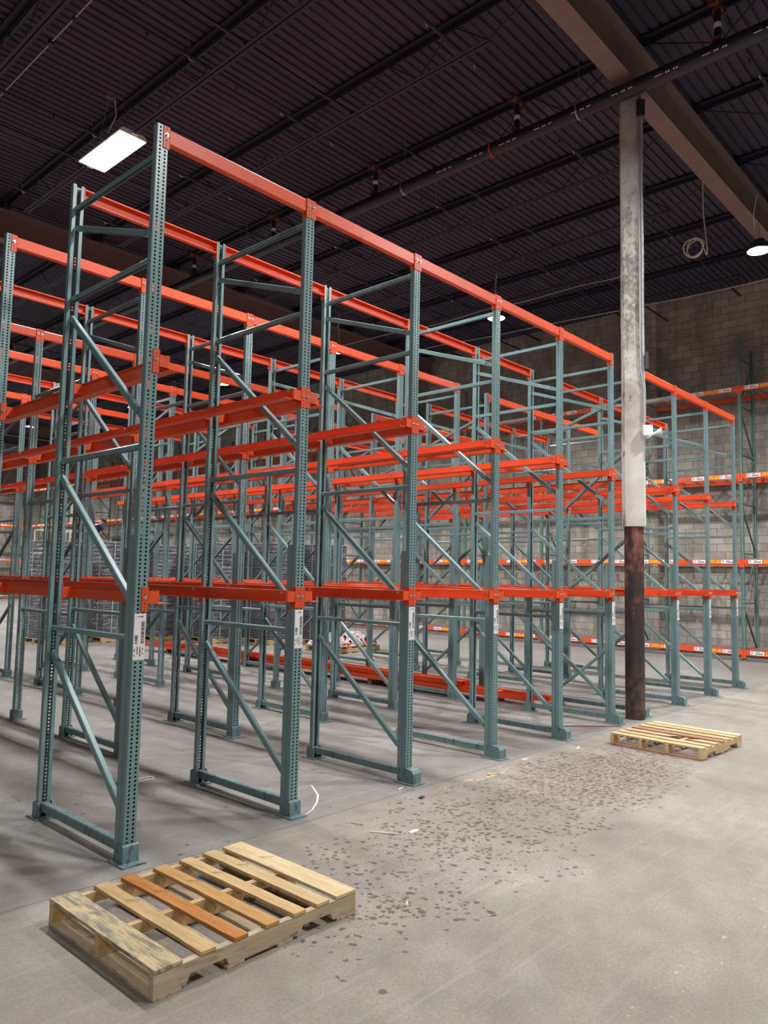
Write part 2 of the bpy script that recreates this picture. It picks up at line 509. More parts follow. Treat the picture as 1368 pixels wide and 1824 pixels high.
def joist_meshes(L):
    ch = MB(); zt, zb = 9.57, 9.02
    for sx in (-1, 1):
        ch.box(sx * 0.012 + (0 if sx > 0 else -0.085), sx * 0.012 + (0.085 if sx > 0 else 0), 0.05, L - 0.05, zt, zt + 0.008)
        ch.box(sx * 0.012 + (-0.003), sx * 0.012 + 0.003, 0.05, L - 0.05, zt - 0.08, zt)
    ch.box(-0.07, 0.07, 0.0, 0.18, 9.42, 9.57).box(-0.07, 0.07, L - 0.18, L, 9.42, 9.57)
    bc = MB()
    for sx in (-1, 1):
        bc.box(sx * 0.012 + (0 if sx > 0 else -0.045), sx * 0.012 + (0.045 if sx > 0 else 0), 1.15, L - 1.15, zb, zb + 0.006)
        bc.box(sx * 0.012 - 0.003, sx * 0.012 + 0.003, 1.15, L - 1.15, zb, zb + 0.04)
    wb = MB()
    y = 1.15; n = int(round((L - 2.3) / 1.22)); st = (L - 2.3) / n
    wb.tube((0, 0.1, zt - 0.03), (0, 1.15, zb + 0.02), 0.011, 6)
    wb.tube((0, L - 0.1, zt - 0.03), (0, L - 1.15, zb + 0.02), 0.011, 6)
    for i in range(n):
        wb.tube((0, y, zb + 0.02), (0, y + st / 2, zt - 0.03), 0.010, 6)
        wb.tube((0, y + st / 2, zt - 0.03), (0, y + st, zb + 0.02), 0.010, 6)
        y += st
    return ch.mesh('top_chord', STEEL_DARK), bc.mesh('bottom_chord', STEEL_DARK), wb.mesh('web', STEEL_DARK)
jt = {}
JX = [1.73 + 2.06 * i for i in range(9)]
bayname = {0: 'over the front aisle', 1: 'over the front racks', 2: 'in the middle of the hall', 3: 'deep in the hall'}
for bi in range(4):
    L = GY[bi + 1] - GY[bi]
    if round(L, 2) not in jt: jt[round(L, 2)] = joist_meshes(L)
    tc, bc, wb = jt[round(L, 2)]
    for ji, x in enumerate(JX):
        lab = 'dark open-web roof joist %s, %s line from the side wall' % (bayname[bi], ORD[len(JX) - 1 - ji])
        j = thing('roof_joist', lab, 'joist', (x, GY[bi], 0), 0, 'open-web roof joists')
        put('top_chord', tc, j); put('bottom_chord', bc, j); put('web', wb, j)
# bridging angles across the joists
bridge = MB().box(RX0 + 1, RX1, -0.02, 0.02, 9.05, 9.055).box(RX0 + 1, RX1, -0.003, 0.003, 9.055, 9.09).mesh('joist_bridging', STEEL_DARK)
for y, lab in ((1.6, 'thin bridging angle across the joists over the front aisle'), (8.1, 'thin bridging angle across the joists behind the concrete-clad column'), (12.7, 'thin bridging angle across the joists in front of the second girder'), (22.5, 'thin bridging angle across the joists beyond the second girder')):
    tag(put('joist_bridging', bridge, None, (0, y, 0)), lab, 'bridging', 'joist bridging')

# ------------------------------------------------------------------ sprinkler pipes
MX, MZ = 9.50, 8.60
mp = thing('sprinkler_main', 'thick black sprinkler main running below the joists past the column top', 'pipe', (MX, 0, MZ))
MB().tube((0, -7.5, 0), (0, 30, 0), 0.108, 20).obj('pipe', BLACK_PIPE, mp, True)
# printed white marks along the pipe
for i in range(9):
    mk = MB()
    y0 = 2.35 + i * 0.62
    a = math.radians(205)
    for k in range(9):
        if k in (2, 5): continue
        yy = y0 + k * 0.035
        ca, sa = math.cos(a), math.sin(a)
        nx = Vector((ca, 0, sa)); tg = Vector((-sa, 0, ca))
        c = nx * 0.1092 + Vector((0, yy, 0))
        hh = 0.010 if k < 5 else 0.005
        ww = 0.011 if k < 5 else 0.017
        mk.add([c - tg * hh - Vector((0, ww, 0)), c + tg * hh - Vector((0, ww, 0)), c + tg * hh + Vector((0, ww, 0)), c - tg * hh + Vector((0, ww, 0))], [(0, 1, 2, 3)])
    mk.obj('printed_mark', LABEL_WHITE, mp)
for y, mt in ((5.05, ZINC), (8.4, ZINC), (12.9, ZINC), (6.55, ORANGE)):
    rb = MB()
    pts = [(0.113 * math.cos(2 * PI * k / 20), y, 0.113 * math.sin(2 * PI * k / 20)) for k in range(21)]
    rb.path(pts, 0.011, 6)
    if mt is ZINC: rb.tube((0, y, 0.09), (0, y, 0.96), 0.006, 6)
    rb.obj('pipe_hanger' if mt is ZINC else 'pipe_clamp', mt, mp)
HANGER = MB().path([(0.05 * math.cos(t), 0, 0.045 * math.sin(t) - 0.005) for t in [PI * 1.0 + PI * 1.1 * k / 8 for k in range(9)]], 0.007, 6).tube((-0.05, 0, 0), (-0.05, 0, 0.25), 0.005, 6).mesh('strap_hanger', ZINC)
SPRINK = MB().tube((0, 0, 0.02), (0, 0, -0.09), 0.012, 6).tube((0, 0, -0.088), (0, 0, -0.094), 0.026, 8).mesh('sprinkler_head', STEEL_DARK)
BR = (0.2, 3.1, 6.1, 9.1, 12.0, 14.9, 20.5, 25.5)
brn = ['over the front aisle, nearest the viewer', 'just in front of the column', 'first one behind the column', 'second one behind the column', 'third one behind the column', 'fourth one behind the column, before the second girder', 'first one beyond the second girder', 'second one beyond the second girder']
for i, y in enumerate(BR):
    b = thing('sprinkler_branch', 'thin dark sprinkler branch pipe ' + brn[i], 'pipe', (0, y, 9.22), 0, 'sprinkler branch pipes')
    MB().tube((RX0 + 1, 0, 0), (RX1 - 0.3, 0, 0), 0.028, 8).obj('pipe', STEEL_DARK, b, True)
    MB().tube((MX, 0, -0.02), (MX, 0, MZ + 0.111 - 9.22), 0.045, 10).obj('riser', BLACK_PIPE, b, True)
    MB().tube((MX, 0, MZ + 0.3 - 9.22), (MX, 0, MZ + 0.37 - 9.22), 0.047, 10).obj('white_band', LABEL_WHITE, b, True)
    f = MB().tube((MX, 0, -0.07), (MX, 0, 0.05), 0.06, 10).tube((MX - 0.14, 0, 0), (MX + 0.14, 0, 0), 0.05, 10)
    for sx in (-0.14, 0.14):
        f.tube((MX + sx - 0.015, 0, 0), (MX + sx + 0.015, 0, 0), 0.075, 10)
    MB().box(MX - 0.09, MX + 0.09, -0.05, 0.05, MZ + 0.115 - 9.22, MZ + 0.15 - 9.22).obj('pipe_tee', RUSTY, b)
    f.obj('grooved_coupling', RUSTY, b)
    for hx in (3.4, 5.6, 7.3, 8.4, 11.3, 13.2, 15.6):
        put('strap_hanger', HANGER, b, (hx, 0, 0))
    for hx in (2.4, 4.9, 6.4, 10.8, 12.4, 14.6):
        put('sprinkler_head', SPRINK, b, (hx, 0, 0))

# ------------------------------------------------------------------ lamps
lh = MB().prism([(-0.21, 0.0), (0.21, 0.0), (0.21, 0.03), (0.16, 0.075), (-0.16, 0.075), (-0.21, 0.03)], -0.63, 0.63, 'y')
housing_me = lh.mesh('housing', WHITE_PAINT)
diff_me = MB().add([(-0.185, -0.60, -0.004), (0.185, -0.60, -0.004), (0.185, 0.60, -0.004), (-0.185, 0.60, -0.004)], [(0, 3, 2, 1)]).mesh('diffuser', EMIT)
# diffuser must face down
diff_me = bpy.data.meshes.new('diffuser')
diff_me.from_pydata([(-0.185, -0.60, -0.004), (0.185, -0.60, -0.004), (0.185, 0.60, -0.004), (-0.185, 0.60, -0.004)], [], [(0, 3, 2, 1)])
diff_me.materials.append(EMIT)
clip_me = MB().box(-0.05, 0.05, 0.63, 0.69, 0.01, 0.035).box(-0.05, 0.05, -0.69, -0.63, 0.01, 0.035).mesh('end_bracket', ZINC)
hang_me = MB().tube((0, 0.5, 0.07), (0, 0.15, 1.03), 0.003, 5).tube((0, -0.5, 0.07), (0, -0.15, 1.03), 0.003, 5).mesh('hanging_wire', ZINC)
cord_me = MB().path([(0.02, 0.1, 0.075), (0.05, 0.16, 0.16), (-0.02, 0.3, 0.3), (0.1, 0.35, 0.5), (0.14, 0.2, 0.72), (0.05, 0.1, 0.9), (0.02, 0.3, 1.02)], 0.007, 6).mesh('power_cord', WHITE_PAINT)
ufo_h = MB().tube((0, 0, 0.0), (0, 0, 0.04), 0.19, 24).tube((0, 0, 0.04), (0, 0, 0.13), 0.12, 20, 0.10).mesh('housing', DARKBOX)
ufo_r = MB()
for k in range(24):
    a0, a1 = 2 * PI * k / 24, 2 * PI * (k + 1) / 24
    ufo_r.add([(0.172 * math.cos(a0), 0.172 * math.sin(a0), 0), (0.172 * math.cos(a1), 0.172 * math.sin(a1), 0), (0.20 * math.cos(a1), 0.20 * math.sin(a1), -0.075), (0.20 * math.cos(a0), 0.20 * math.sin(a0), -0.075)], [(0, 1, 2, 3)])
ufo_r = ufo_r.mesh('added_cutoff_skirt', DARKBOX)  # dark skirt added to keep lamp light off the upper wall
ufo_d = bpy.data.meshes.new('diffuser')
ufo_d.from_pydata([(0.165 * math.cos(2 * PI * k / 24), 0.165 * math.sin(2 * PI * k / 24), -0.004) for k in range(24)], [], [tuple(range(24))[::-1]])
ufo_d.materials.append(EMIT_ROUND)
ufo_w = MB().tube((0, 0, 0.13), (0, 0, 1.03), 0.004, 5).mesh('hanging_wire', ZINC)
ufo_c = MB().path([(0.03, 0, 0.13), (0.12, 0.05, 0.25), (0.16, 0.12, 0.45), (0.08, 0.1, 0.7), (0.02, 0.02, 1.0)], 0.006, 6).mesh('power_cord', WHITE_PAINT)
lamps = [((5.07, 10.28), 'large bright rectangular LED lamp hanging above the nearest rack corner'),
         ((14.46, 4.06), 'bright lamp under the brown girder at the right edge'),
         ((14.46, 9.82), 'small bright lamp just below the orange tie beam, beside the fourth front post'),
         ((13.98, 14.68), 'small bright lamp beside the orange tie beam of the second rack row'),
         ((14.09, 20.15), 'small distant lamp seen between racks, left of the picture middle'),
         ((13.28, 32.93), 'tiny distant lamp behind the posts at the left edge')]
fill_lamps = [(9.7, 0.9), (5.1, 4.8), (5.1, -1.0), (14.3, -1.6), (5.1, 16.0), (5.1, 21.6), (5.1, 27.2), (14.1, 25.8), (-4.2, -1.0), (5.1, 33.0), (13.5, 39.5), (5.1, 39.0), (16.5, 44.5), (9.3, 44.5)]  # unseen lamps added to supply light; some carry on the visible lamp rows
for (x, y), lab in lamps + [(q, ('white rectangular' if q[0] < 9 else 'dark round') + ' LED lamp added out of view under the roof for fill light') for q in fill_lamps]:
    t = thing('ceiling_lamp', lab, 'lamp', (x, y, 8.0), 0, 'hall lamps')
    if x > 9:
        put('housing', ufo_h, t); put('added_cutoff_skirt', ufo_r, t); put('diffuser', ufo_d, t); put('hanging_wire', ufo_w, t); put('power_cord', ufo_c, t)
        continue
    put('housing', housing_me, t); put('diffuser', diff_me, t); put('end_bracket', clip_me, t)
    put('hanging_wire', hang_me, t); put('power_cord', cord_me, t)

# ------------------------------------------------------------------ column
CX, CY = 9.89, 4.44
ct = thing('column', 'round steel column with chipped concrete casing above and worn dark red pipe below', 'column', (CX, CY, 0))
MB().tube((0, 0, 0), (0, 0, 8.77), 0.128, 32).obj('steel_pipe', RUSTPIPE, ct, True)
cm = MB()
h, ch = 0.145, 0.022
oct_ = [(-h + ch, -h), (h - ch, -h), (h, -h + ch), (h, h - ch), (h - ch, h), (-h + ch, h), (-h, h - ch), (-h, -h + ch)]
n = 60
vs = []; fs = []
for i in range(n + 1):
    z = 2.57 + (8.76 - 2.57) * i / n
    for q in oct_:
        j = 0.004 * math.sin(z * 3.1 + q[0] * 20) + random.uniform(-0.002, 0.002)
        vs.append((q[0] + j, q[1] + j * 0.6, z))
for i in range(n):
    for k in range(8):
        fs.append((i * 8 + k, i * 8 + (k + 1) % 8, (i + 1) * 8 + (k + 1) % 8, (i + 1) * 8 + k))
fs += [tuple(range(8))[::-1], tuple(range(n * 8, n * 8 + 8))]
cm.add(vs, fs)
CROT = math.radians(30)
cl = cm.obj('concrete_casing', CLAD, ct); cl.rotation_euler = (0, 0, CROT)
MB().box(-0.16, 0.16, -0.16, 0.16, 8.762, 8.78).obj('cap_plate', GIRDER, ct)
# conduits on the right side of the main face (local -X face of the rotated casing)
def casing_pt(x, y, z):
    c, s_ = math.cos(CROT), math.sin(CROT)
    return (CX + x * c - y * s_, CY + x * s_ + y * c, z)
cd = MB()
def cpath(off):
    return [casing_pt(-0.165, -0.085 - off, 8.7), casing_pt(-0.165, -0.085 - off, 4.95), casing_pt(-0.165, -0.09 - off, 4.75), casing_pt(-0.165, -0.125 - off * 0.5, 4.45), casing_pt(-0.165, -0.125 - off * 0.5, 3.98)]
cd.path(cpath(0.0), 0.012, 8).path(cpath(0.03), 0.012, 8)
oo = cd.obj('conduit_pipe', CONDUIT, ct, True); oo.location = (-CX, -CY, 0)
for z0, z1, ya, yb in ((4.72, 4.95, -0.185, -0.145), (8.35, 8.58, -0.17, -0.06)):
    oo = MB().box(-0.2, -0.146, ya, yb, z0, z1).obj('junction_box', DARKBOX, ct); oo.rotation_euler = (0, 0, CROT)
el = thing('emergency_light', 'white box with a round lamp head fixed to the right side of the column', 'light', casing_pt(-0.165, -0.13, 3.86))
q = MB().box(-0.07, 0.0, -0.10, 0.03, -0.075, 0.075).obj('housing', WHITE_PAINT, el, False, 0.012); q.rotation_euler = (0, 0, CROT)
q = MB().tube((-0.05, -0.10, -0.05), (-0.055, -0.16, -0.03), 0.02, 10).tube((-0.055, -0.155, -0.03), (-0.06, -0.215, -0.02), 0.03, 16, 0.062).obj('lamp_head', WHITE_PAINT, el, True); q.rotation_euler = (0, 0, CROT)
q = MB().tube((-0.04, -0.04, -0.075), (-0.04, -0.05, -0.10), 0.045, 16, 0.03).obj('lower_lamp_head', WHITE_PAINT, el, True); q.rotation_euler = (0, 0, CROT)

# ------------------------------------------------------------------ drive-in rack prototypes
POST_H = 4.866
HW, FD, TH = 0.045, 0.047, 0.004
def hole_web(b, hw, H, pitch, hx, r, y0=0.0, th=TH, n=8):
    N = int((H - 0.004) / pitch)
    z0 = (H - N * pitch) / 2
    cell = hx * 2
    def sheet(y):
        for cxx in (-hx, hx):
            for i in range(N):
                zc = z0 + (i + 0.5) * pitch
                c = [(cxx - cell / 2, zc - pitch / 2), (cxx + cell / 2, zc - pitch / 2), (cxx + cell / 2, zc + pitch / 2), (cxx - cell / 2, zc + pitch / 2)]
                o = [(cxx + r * math.cos(PI / 8 + k * PI / 4), zc + r * math.sin(PI / 8 + k * PI / 4)) for k in range(8)]
                vs = [(q[0], y, q[1]) for q in c + o]
                # c: 0 bl,1 br,2 tr,3 tl ; o 4..11 at 22.5,67.5,112.5...
                fs = [(1, 2, 4, 11), (2, 3, 6, 5), (3, 0, 8, 7), (0, 1, 10, 9), (2, 5, 4), (3, 7, 6), (0, 9, 8), (1, 11, 10)]
                b.add(vs, fs)
        e = hx + cell / 2
        for s_ in (-1, 1):
            b.add([(s_ * e, y, 0), (s_ * (hw - 0.005), y, 0), (s_ * (hw - 0.005), y, H), (s_ * e, y, H)], [(0, 1, 2, 3)])
        for za, zb in ((0, z0), (H - z0, H)):
            b.add([(-e, y, za), (e, y, za), (e, y, zb), (-e, y, zb)], [(0, 1, 2, 3)])
    sheet(y0); sheet(y0 + th)
    for cxx in (-hx, hx):
        for i in range(N):
            zc = z0 + (i + 0.5) * pitch
            o = [(cxx + r * math.cos(PI / 8 + k * PI / 4), zc + r * math.sin(PI / 8 + k * PI / 4)) for k in range(8)]
            vs = [(q[0], y0, q[1]) for q in o] + [(q[0], y0 + th, q[1]) for q in o]
            b.add(vs, [(k, (k + 1) % 8, 8 + (k + 1) % 8, 8 + k) for k in range(8)])

def post_mesh(name, H, hw, fd, pitch, hx, r, mat):
    b = MB()
    hole_web(b, hw, H, pitch, hx, r)
    for s_ in (-1, 1):
        pr_ = [(s_ * (hw - 0.005), 0), (s_ * hw, 0.005), (s_ * hw, fd), (s_ * (hw - 0.026), fd), (s_ * (hw - 0.026), fd - TH), (s_ * (hw - TH), fd - TH), (s_ * (hw - TH), 0.007), (s_ * (hw - 0.0066), TH)]
        b.prism(pr_, 0, H, 'z')
    me = bpy.data.meshes.new(name)
    me.from_pydata(b.v, [], b.f)
    bm = bmesh.new(); bm.from_mesh(me)
    bmesh.ops.remove_doubles(bm, verts=bm.verts, dist=0.00005)
    bmesh.ops.recalc_face_normals(bm, faces=bm.faces)
    bm.to_mesh(me); bm.free()
    me.materials.append(mat)
    return me

POST = post_mesh('post', POST_H, HW, FD, 0.0265, 0.019, 0.0086, TEAL)
def rein_mesh():
    b = MB()
    for s_ in (-1, 1):
        b.prism([(s_ * HW, FD + 0.002), (s_ * (HW + 0.004), FD + 0.002), (s_ * (HW + 0.004), FD + 0.053), (s_ * (HW - 0.012), FD + 0.053), (s_ * (HW - 0.012), FD + 0.049), (s_ * HW, FD + 0.049)], 0.02, 2.06, 'z')
    b.box(-HW + 0.012, HW - 0.012, FD + 0.002, FD + 0.006, 0.02, 2.06)
    b.box(-HW - 0.004, -HW + 0.012, FD + 0.001, FD + 0.006, 0.02, 2.06).box(HW - 0.012, HW + 0.004, FD + 0.001, FD + 0.006, 0.02, 2.06)
    return b.mesh('reinforcing_channel', TEAL)
REIN = rein_mesh()
def foot_mesh(bump, tall):
    b = MB()
    b.box(-0.085, 0.075, -0.075 - bump * 0.6, 0.11, 0.0, 0.010)
    e = HW + 0.004
    # side cheeks with a sloped top, and a front guard
    for s_ in (-1, 1):
        b.prism([(-0.012 - bump, 0.01), (0.085, 0.01), (0.085, tall * 0.82), (0.06, tall), (-0.008, tall), (-0.012 - bump * 0.75, tall * 0.92), (-0.012 - bump, tall * 0.72)], s_ * e, s_ * (e + 0.006), 'x')
    n = 6
    top = [(-0.008, tall), (-0.012 - bump * 0.75, tall * 0.92), (-0.012 - bump, tall * 0.72), (-0.012 - bump, 0.01)]
    for (ya, za), (yb, zb) in zip(top[:-1], top[1:]):
        b.add([(-e, ya, za), (e, ya, za), (e, yb, zb), (-e, yb, zb)], [(0, 1, 2, 3)])
    return b.mesh('foot_plate', TEAL_SCUFF)
FOOT_SNUG, FOOT_GUARD = foot_mesh(0.012, 0.12), foot_mesh(0.085, 0.135)

def strut_prof(w, hgt):
    # lipped channel, open downward
    t_ = 0.004
    return [(-w / 2, -hgt / 2), (-w / 2 + t_, -hgt / 2), (-w / 2 + t_, hgt / 2 - t_), (w / 2 - t_, hgt / 2 - t_), (w / 2 - t_, -hgt / 2), (w / 2, -hgt / 2), (w / 2, hgt / 2 - 0.006), (w / 2 - 0.006, hgt / 2), (-w / 2 + 0.006, hgt / 2), (-w / 2, hgt / 2 - 0.006)]
STRUT_Z = (1.392, 2.657, 3.932, 4.675)
DIAG = ((0.25, 1.215), (1.58, 2.53), (2.83, 3.785), (4.11, 4.51))
def brace_meshes(D, flip):
    ya, yb = 0.03, D - 0.03
    out = {}
    out['ground'] = MB().poly_bar((0, ya, 0.085), (0, yb, 0.085), strut_prof(0.055, 0.06)).mesh('ground_strut', TEAL_SCUFF)
    out['strut'] = [MB().poly_bar((0, ya, z), (0, yb, z), strut_prof(0.036, 0.038)).mesh('horizontal_strut', TEAL) for z in STRUT_Z]
    out['diag'] = []
    for i, (a, b) in enumerate(DIAG):
        za, zb = (a, b)
        if flip: za, zb = b, a
        p, q = Vector((0, ya + 0.02, za)), Vector((0, yb - 0.02, zb))
        d = (q - p).normalized()
        m_ = MB().poly_bar(p + d * 0.10, q - d * 0.10, strut_prof(0.042, 0.042))
        m_.bar(p - d * 0.0, p + d * 0.13, 0.028, 0.042).bar(q - d * 0.13, q, 0.028, 0.042)
        out['diag'].append(m_.mesh('diagonal_brace', TEAL))
    return out
BRACES = {}
def braces(D, flip):
    k = (round(D, 3), flip)
    if k not in BRACES: BRACES[k] = brace_meshes(D, flip)
    return BRACES[k]

LEVELS = (1.647, 3.226)
def bracket_mesh(side):
    b = MB()
    s_ = side
    # clip on the web and round the flange (local z = 0 at mid clip)
    xa, xb = sorted((s_ * 0.002, s_ * (HW + 0.006)))
    b.box(xa, xb, -0.007, -0.001, -0.080, 0.080)
    xa, xb = sorted((s_ * (HW + 0.001), s_ * (HW + 0.006)))
    b.box(xa, xb, -0.007, 0.050, -0.080, 0.080)
    # arm: channel reaching into the lane
    xa, xb = sorted((s_ * (HW + 0.004), s_ * (HW + 0.082)))
    b.box(xa, xb, -0.006, -0.001, -0.030, 0.050)
    b.box(xa, xb, -0.002, 0.050, 0.045, 0.050)
    b.box(xa, xb, 0.046, 0.050, -0.030, 0.050)
    xc, xd = sorted((s_ * (HW + 0.077), s_ * (HW + 0.082)))
    b.box(xc, xd, -0.004, 0.048, -0.030, 0.050)
    # dimples punched down the clip face
    return b.mesh('rail_bracket', ORANGE)
BRACKET = {-1: bracket_mesh(-1), 1: bracket_mesh(1)}
def bolt_mesh():
    b = MB().tube((0, 0, 0), (0, -0.003, 0), 0.013, 12).tube((0, -0.003, 0), (0, -0.011, 0), 0.009, 6).tube((0, -0.011, 0), (0, -0.016, 0), 0.006, 8)
    return b.mesh('bolt', ZINC)
BOLT = bolt_mesh()
def clip_holes_mesh():
    b = MB()
    for z in (0.053, 0.027, -0.027, -0.053, -0.072):
        b.tube((0, -0.0004, z), (0, -0.0012, z), 0.006 if abs(z) < 0.03 else 0.0042, 8)
    return b.mesh('clip_holes', INK)
CLIPH = clip_holes_mesh()

def label_meshes():
    plate = MB().box(-0.041, 0.041, -0.0022, -0.0006, -0.148, 0.148).mesh('barcode_label', LABEL_WHITE)
    b = MB()
    def bars(x0, x1, z0, z1, seed):
        rr = random.Random(seed); z = z0
        while z < z1:
            hh = rr.choice((0.003, 0.005, 0.008)); b.box(x0, x1, -0.0030, -0.0022, z, min(z + hh, z1)); z += hh + rr.choice((0.003, 0.005))
    bars(0.010, 0.033, -0.045, 0.098, 1)
    bars(-0.033, -0.012, -0.045, 0.010, 2)
    b.box(-0.018, 0.012, -0.003, -0.0022, 0.126, 0.130).box(0.012, 0.020, -0.003, -0.0022, 0.123, 0.133)
    rr = random.Random(4)
    for x in (-0.030, -0.010, 0.009, 0.028):
        z = -0.125
        while z < -0.070:
            L = rr.uniform(0.004, 0.012)
            if rr.random() < 0.8: b.box(x - 0.005, x + 0.004 * rr.random(), -0.003, -0.0022, z, z + L)
            z += L + 0.003
    return plate, b.mesh('printed_bars', INK)
LBL, LBLBARS = label_meshes()

X0, SP = 2.562, 1.3521
XS = [X0 + SP * k for k in range(6)] + [X0 + 10.119 - 2.551 + SP * k for k in range(4)]
ROW_Y = {'A': 4.47, 'C': 7.03, 'E': 9.59, 'F': 10.825, 'H': 13.39}
DEPTH = {'A': 1.28, 'C': 1.28, 'F': 1.37, 'H': 1.36}
ROW_NAME = {'A': 'front row', 'C': 'second row', 'E': 'third row', 'F': 'fourth row', 'H': 'last row'}
GROUP_FRAME = 'teal upright frames of the drive-in rack'

def add_post(parent, y, flip_y, k, sides, label=False, rein=False, guard=False):
    rz = PI if flip_y else 0.0
    put('post', POST, parent, (0, y, 0), (0, 0, rz))
    put('foot_plate', FOOT_GUARD if guard else FOOT_SNUG, parent, (0, y, 0), (0, 0, rz))
    if rein: put('reinforcing_channel', REIN, parent, (0, y, 0), (0, 0, rz))
    for li, z in enumerate(LEVELS):
        for s_ in sides[li]:
            ms = -s_ if flip_y else s_          # mesh side before the half turn
            b = put('rail_bracket', BRACKET[ms], parent, (0, y, z), (0, 0, rz))
            put('bolt', BOLT, b, (ms * 0.024, -0.007, 0.012))
            put('clip_holes', CLIPH, b, (ms * 0.024, -0.0068, 0.0))
    if label:
        l = put('barcode_label', LBL, parent, (0, y, 1.408))
        put('printed_bars', LBLBARS, l)

def sides_for(k):
    if k == 0: return ([1], [1])
    if k == 5: return ([-1], [-1, 1])
    if k == 6: return ([1], [1])
    if k == 9: return ([-1], [-1])
    return ([-1, 1], [-1, 1])

for row in 'ACEFH':
    for k in range(10):
        if row == 'H' and k > 5: continue
        which = 'left' if k < 6 else 'right'
        kk = k if k < 6 else k - 6
        if row == 'E':
            lab = 'teal single post in the third row, %s from the left, %s rack block' % (ORD[kk], which)
            t = thing('rack_post', lab, 'rack post', (XS[k], ROW_Y[row], 0), 0, 'single posts of the drive-in rack')
            add_post(t, 0.0, False, k, sides_for(k))
            # spacer ties back to the frame in front
            for z in (1.33, 2.64, 4.0):
                put('spacer_strut', MB().poly_bar((0, -1.27, z), (0, 0.03, z), strut_prof(0.036, 0.038)).mesh('spacer_strut', TEAL) if ('sp', z) not in BRACES else BRACES[('sp', z)], t)
            continue
        D = DEPTH[row]
        flip = row in 'FH' or k == 6
        lab = 'teal upright frame in the %s, %s from the left, %s rack block' % (ROW_NAME[row], ORD[kk], which)
        t = thing('upright_frame', lab, 'rack frame', (XS[k], ROW_Y[row], 0), 0, GROUP_FRAME)
        add_post(t, 0.0, False, k, sides_for(k), row == 'A', row in 'AC', row == 'A' and k > 1)
        add_post(t, D, True, k, sides_for(k))
        br = braces(D, flip)
        put('ground_strut', br['ground'], t)
        for me in br['strut']: put('horizontal_strut', me, t)
        for me in br['diag']: put('diagonal_brace', me, t)

# ---- top tie beams
def tie_meshes(L):
    # between post centres; local x from 0 to L; web on -y
    a, b_ = HW + 0.004, L - HW - 0.004
    t_ = 0.004
    b = MB()
    z0, z1, d = 4.752, 4.856, 0.046
    prof = [(0, z0 + 0.006), (0.006, z0), (d, z0), (d, z0 + 0.012), (d - t_, z0 + 0.012), (d - t_, z0 + t_), (t_, z0 + t_), (t_, z1 - t_), (d - t_, z1 - t_), (d - t_, z1 - 0.012), (d, z1 - 0.012), (d, z1), (0.006, z1), (0, z1 - 0.006)]
    b.prism(prof, a, b_, 'x')
    beam = b.mesh('beam_channel', ORANGE)
    conn = []
    for side, x in ((1, 0.0), (-1, L)):
        c = MB()
        xa, xb = sorted((x + side * 0.002, x + side * (HW + 0.006)))
        c.box(xa, xb, -0.007, -0.001, 4.708, 4.864)
        xa, xb = sorted((x + side * (HW + 0.001), x + side * (HW + 0.006)))
        c.box(xa, xb, -0.007, 0.050, 4.708, 4.864)
        conn.append((c.mesh('end_connector', ORANGE), x + side * 0.024))
    return beam, conn
TIE = tie_meshes(SP)
rows = [('A', 4.47, False, 'front posts of the front row'), ('B', 4.47 + 1.28, True, 'rear posts of the front row'), ('C', 7.03, False, 'front posts of the second row'), ('D', 7.03 + 1.28, True, 'rear posts of the second row'), ('E', 9.59, False, 'single posts of the third row'), ('F', 10.825, False, 'front posts of the fourth row'), ('G', 10.825 + 1.37, True, 'rear posts of the fourth row'), ('H', 13.39, False, 'front posts of the last row'), ('I', 13.39 + 1.36, True, 'rear posts of the last row')]
for rn, y, back, desc in rows:
    for k in (0, 1, 2, 3, 4, 6, 7, 8):
        if rn in 'HI' and k > 5: continue
        which = 'left' if k < 6 else 'right'
        lab = 'orange tie beam on %s, %s bay, %s block' % (desc, ORD[k if k < 6 else k - 6], which)
        if back:
            t = thing('tie_beam', lab, 'beam', (XS[k + 1], y, 0), PI, 'orange top tie beams')
        else:
            t = thing('tie_beam', lab, 'beam', (XS[k], y, 0), 0, 'orange top tie beams')
        put('beam_channel', TIE[0], t)
        for me, bx in TIE[1]:
            c = put('end_connector', me, t)
            put('bolt', BOLT, c, (bx, -0.007, 4.803))
            put('clip_holes', CLIPH, c, (bx, -0.0068, 4.79))

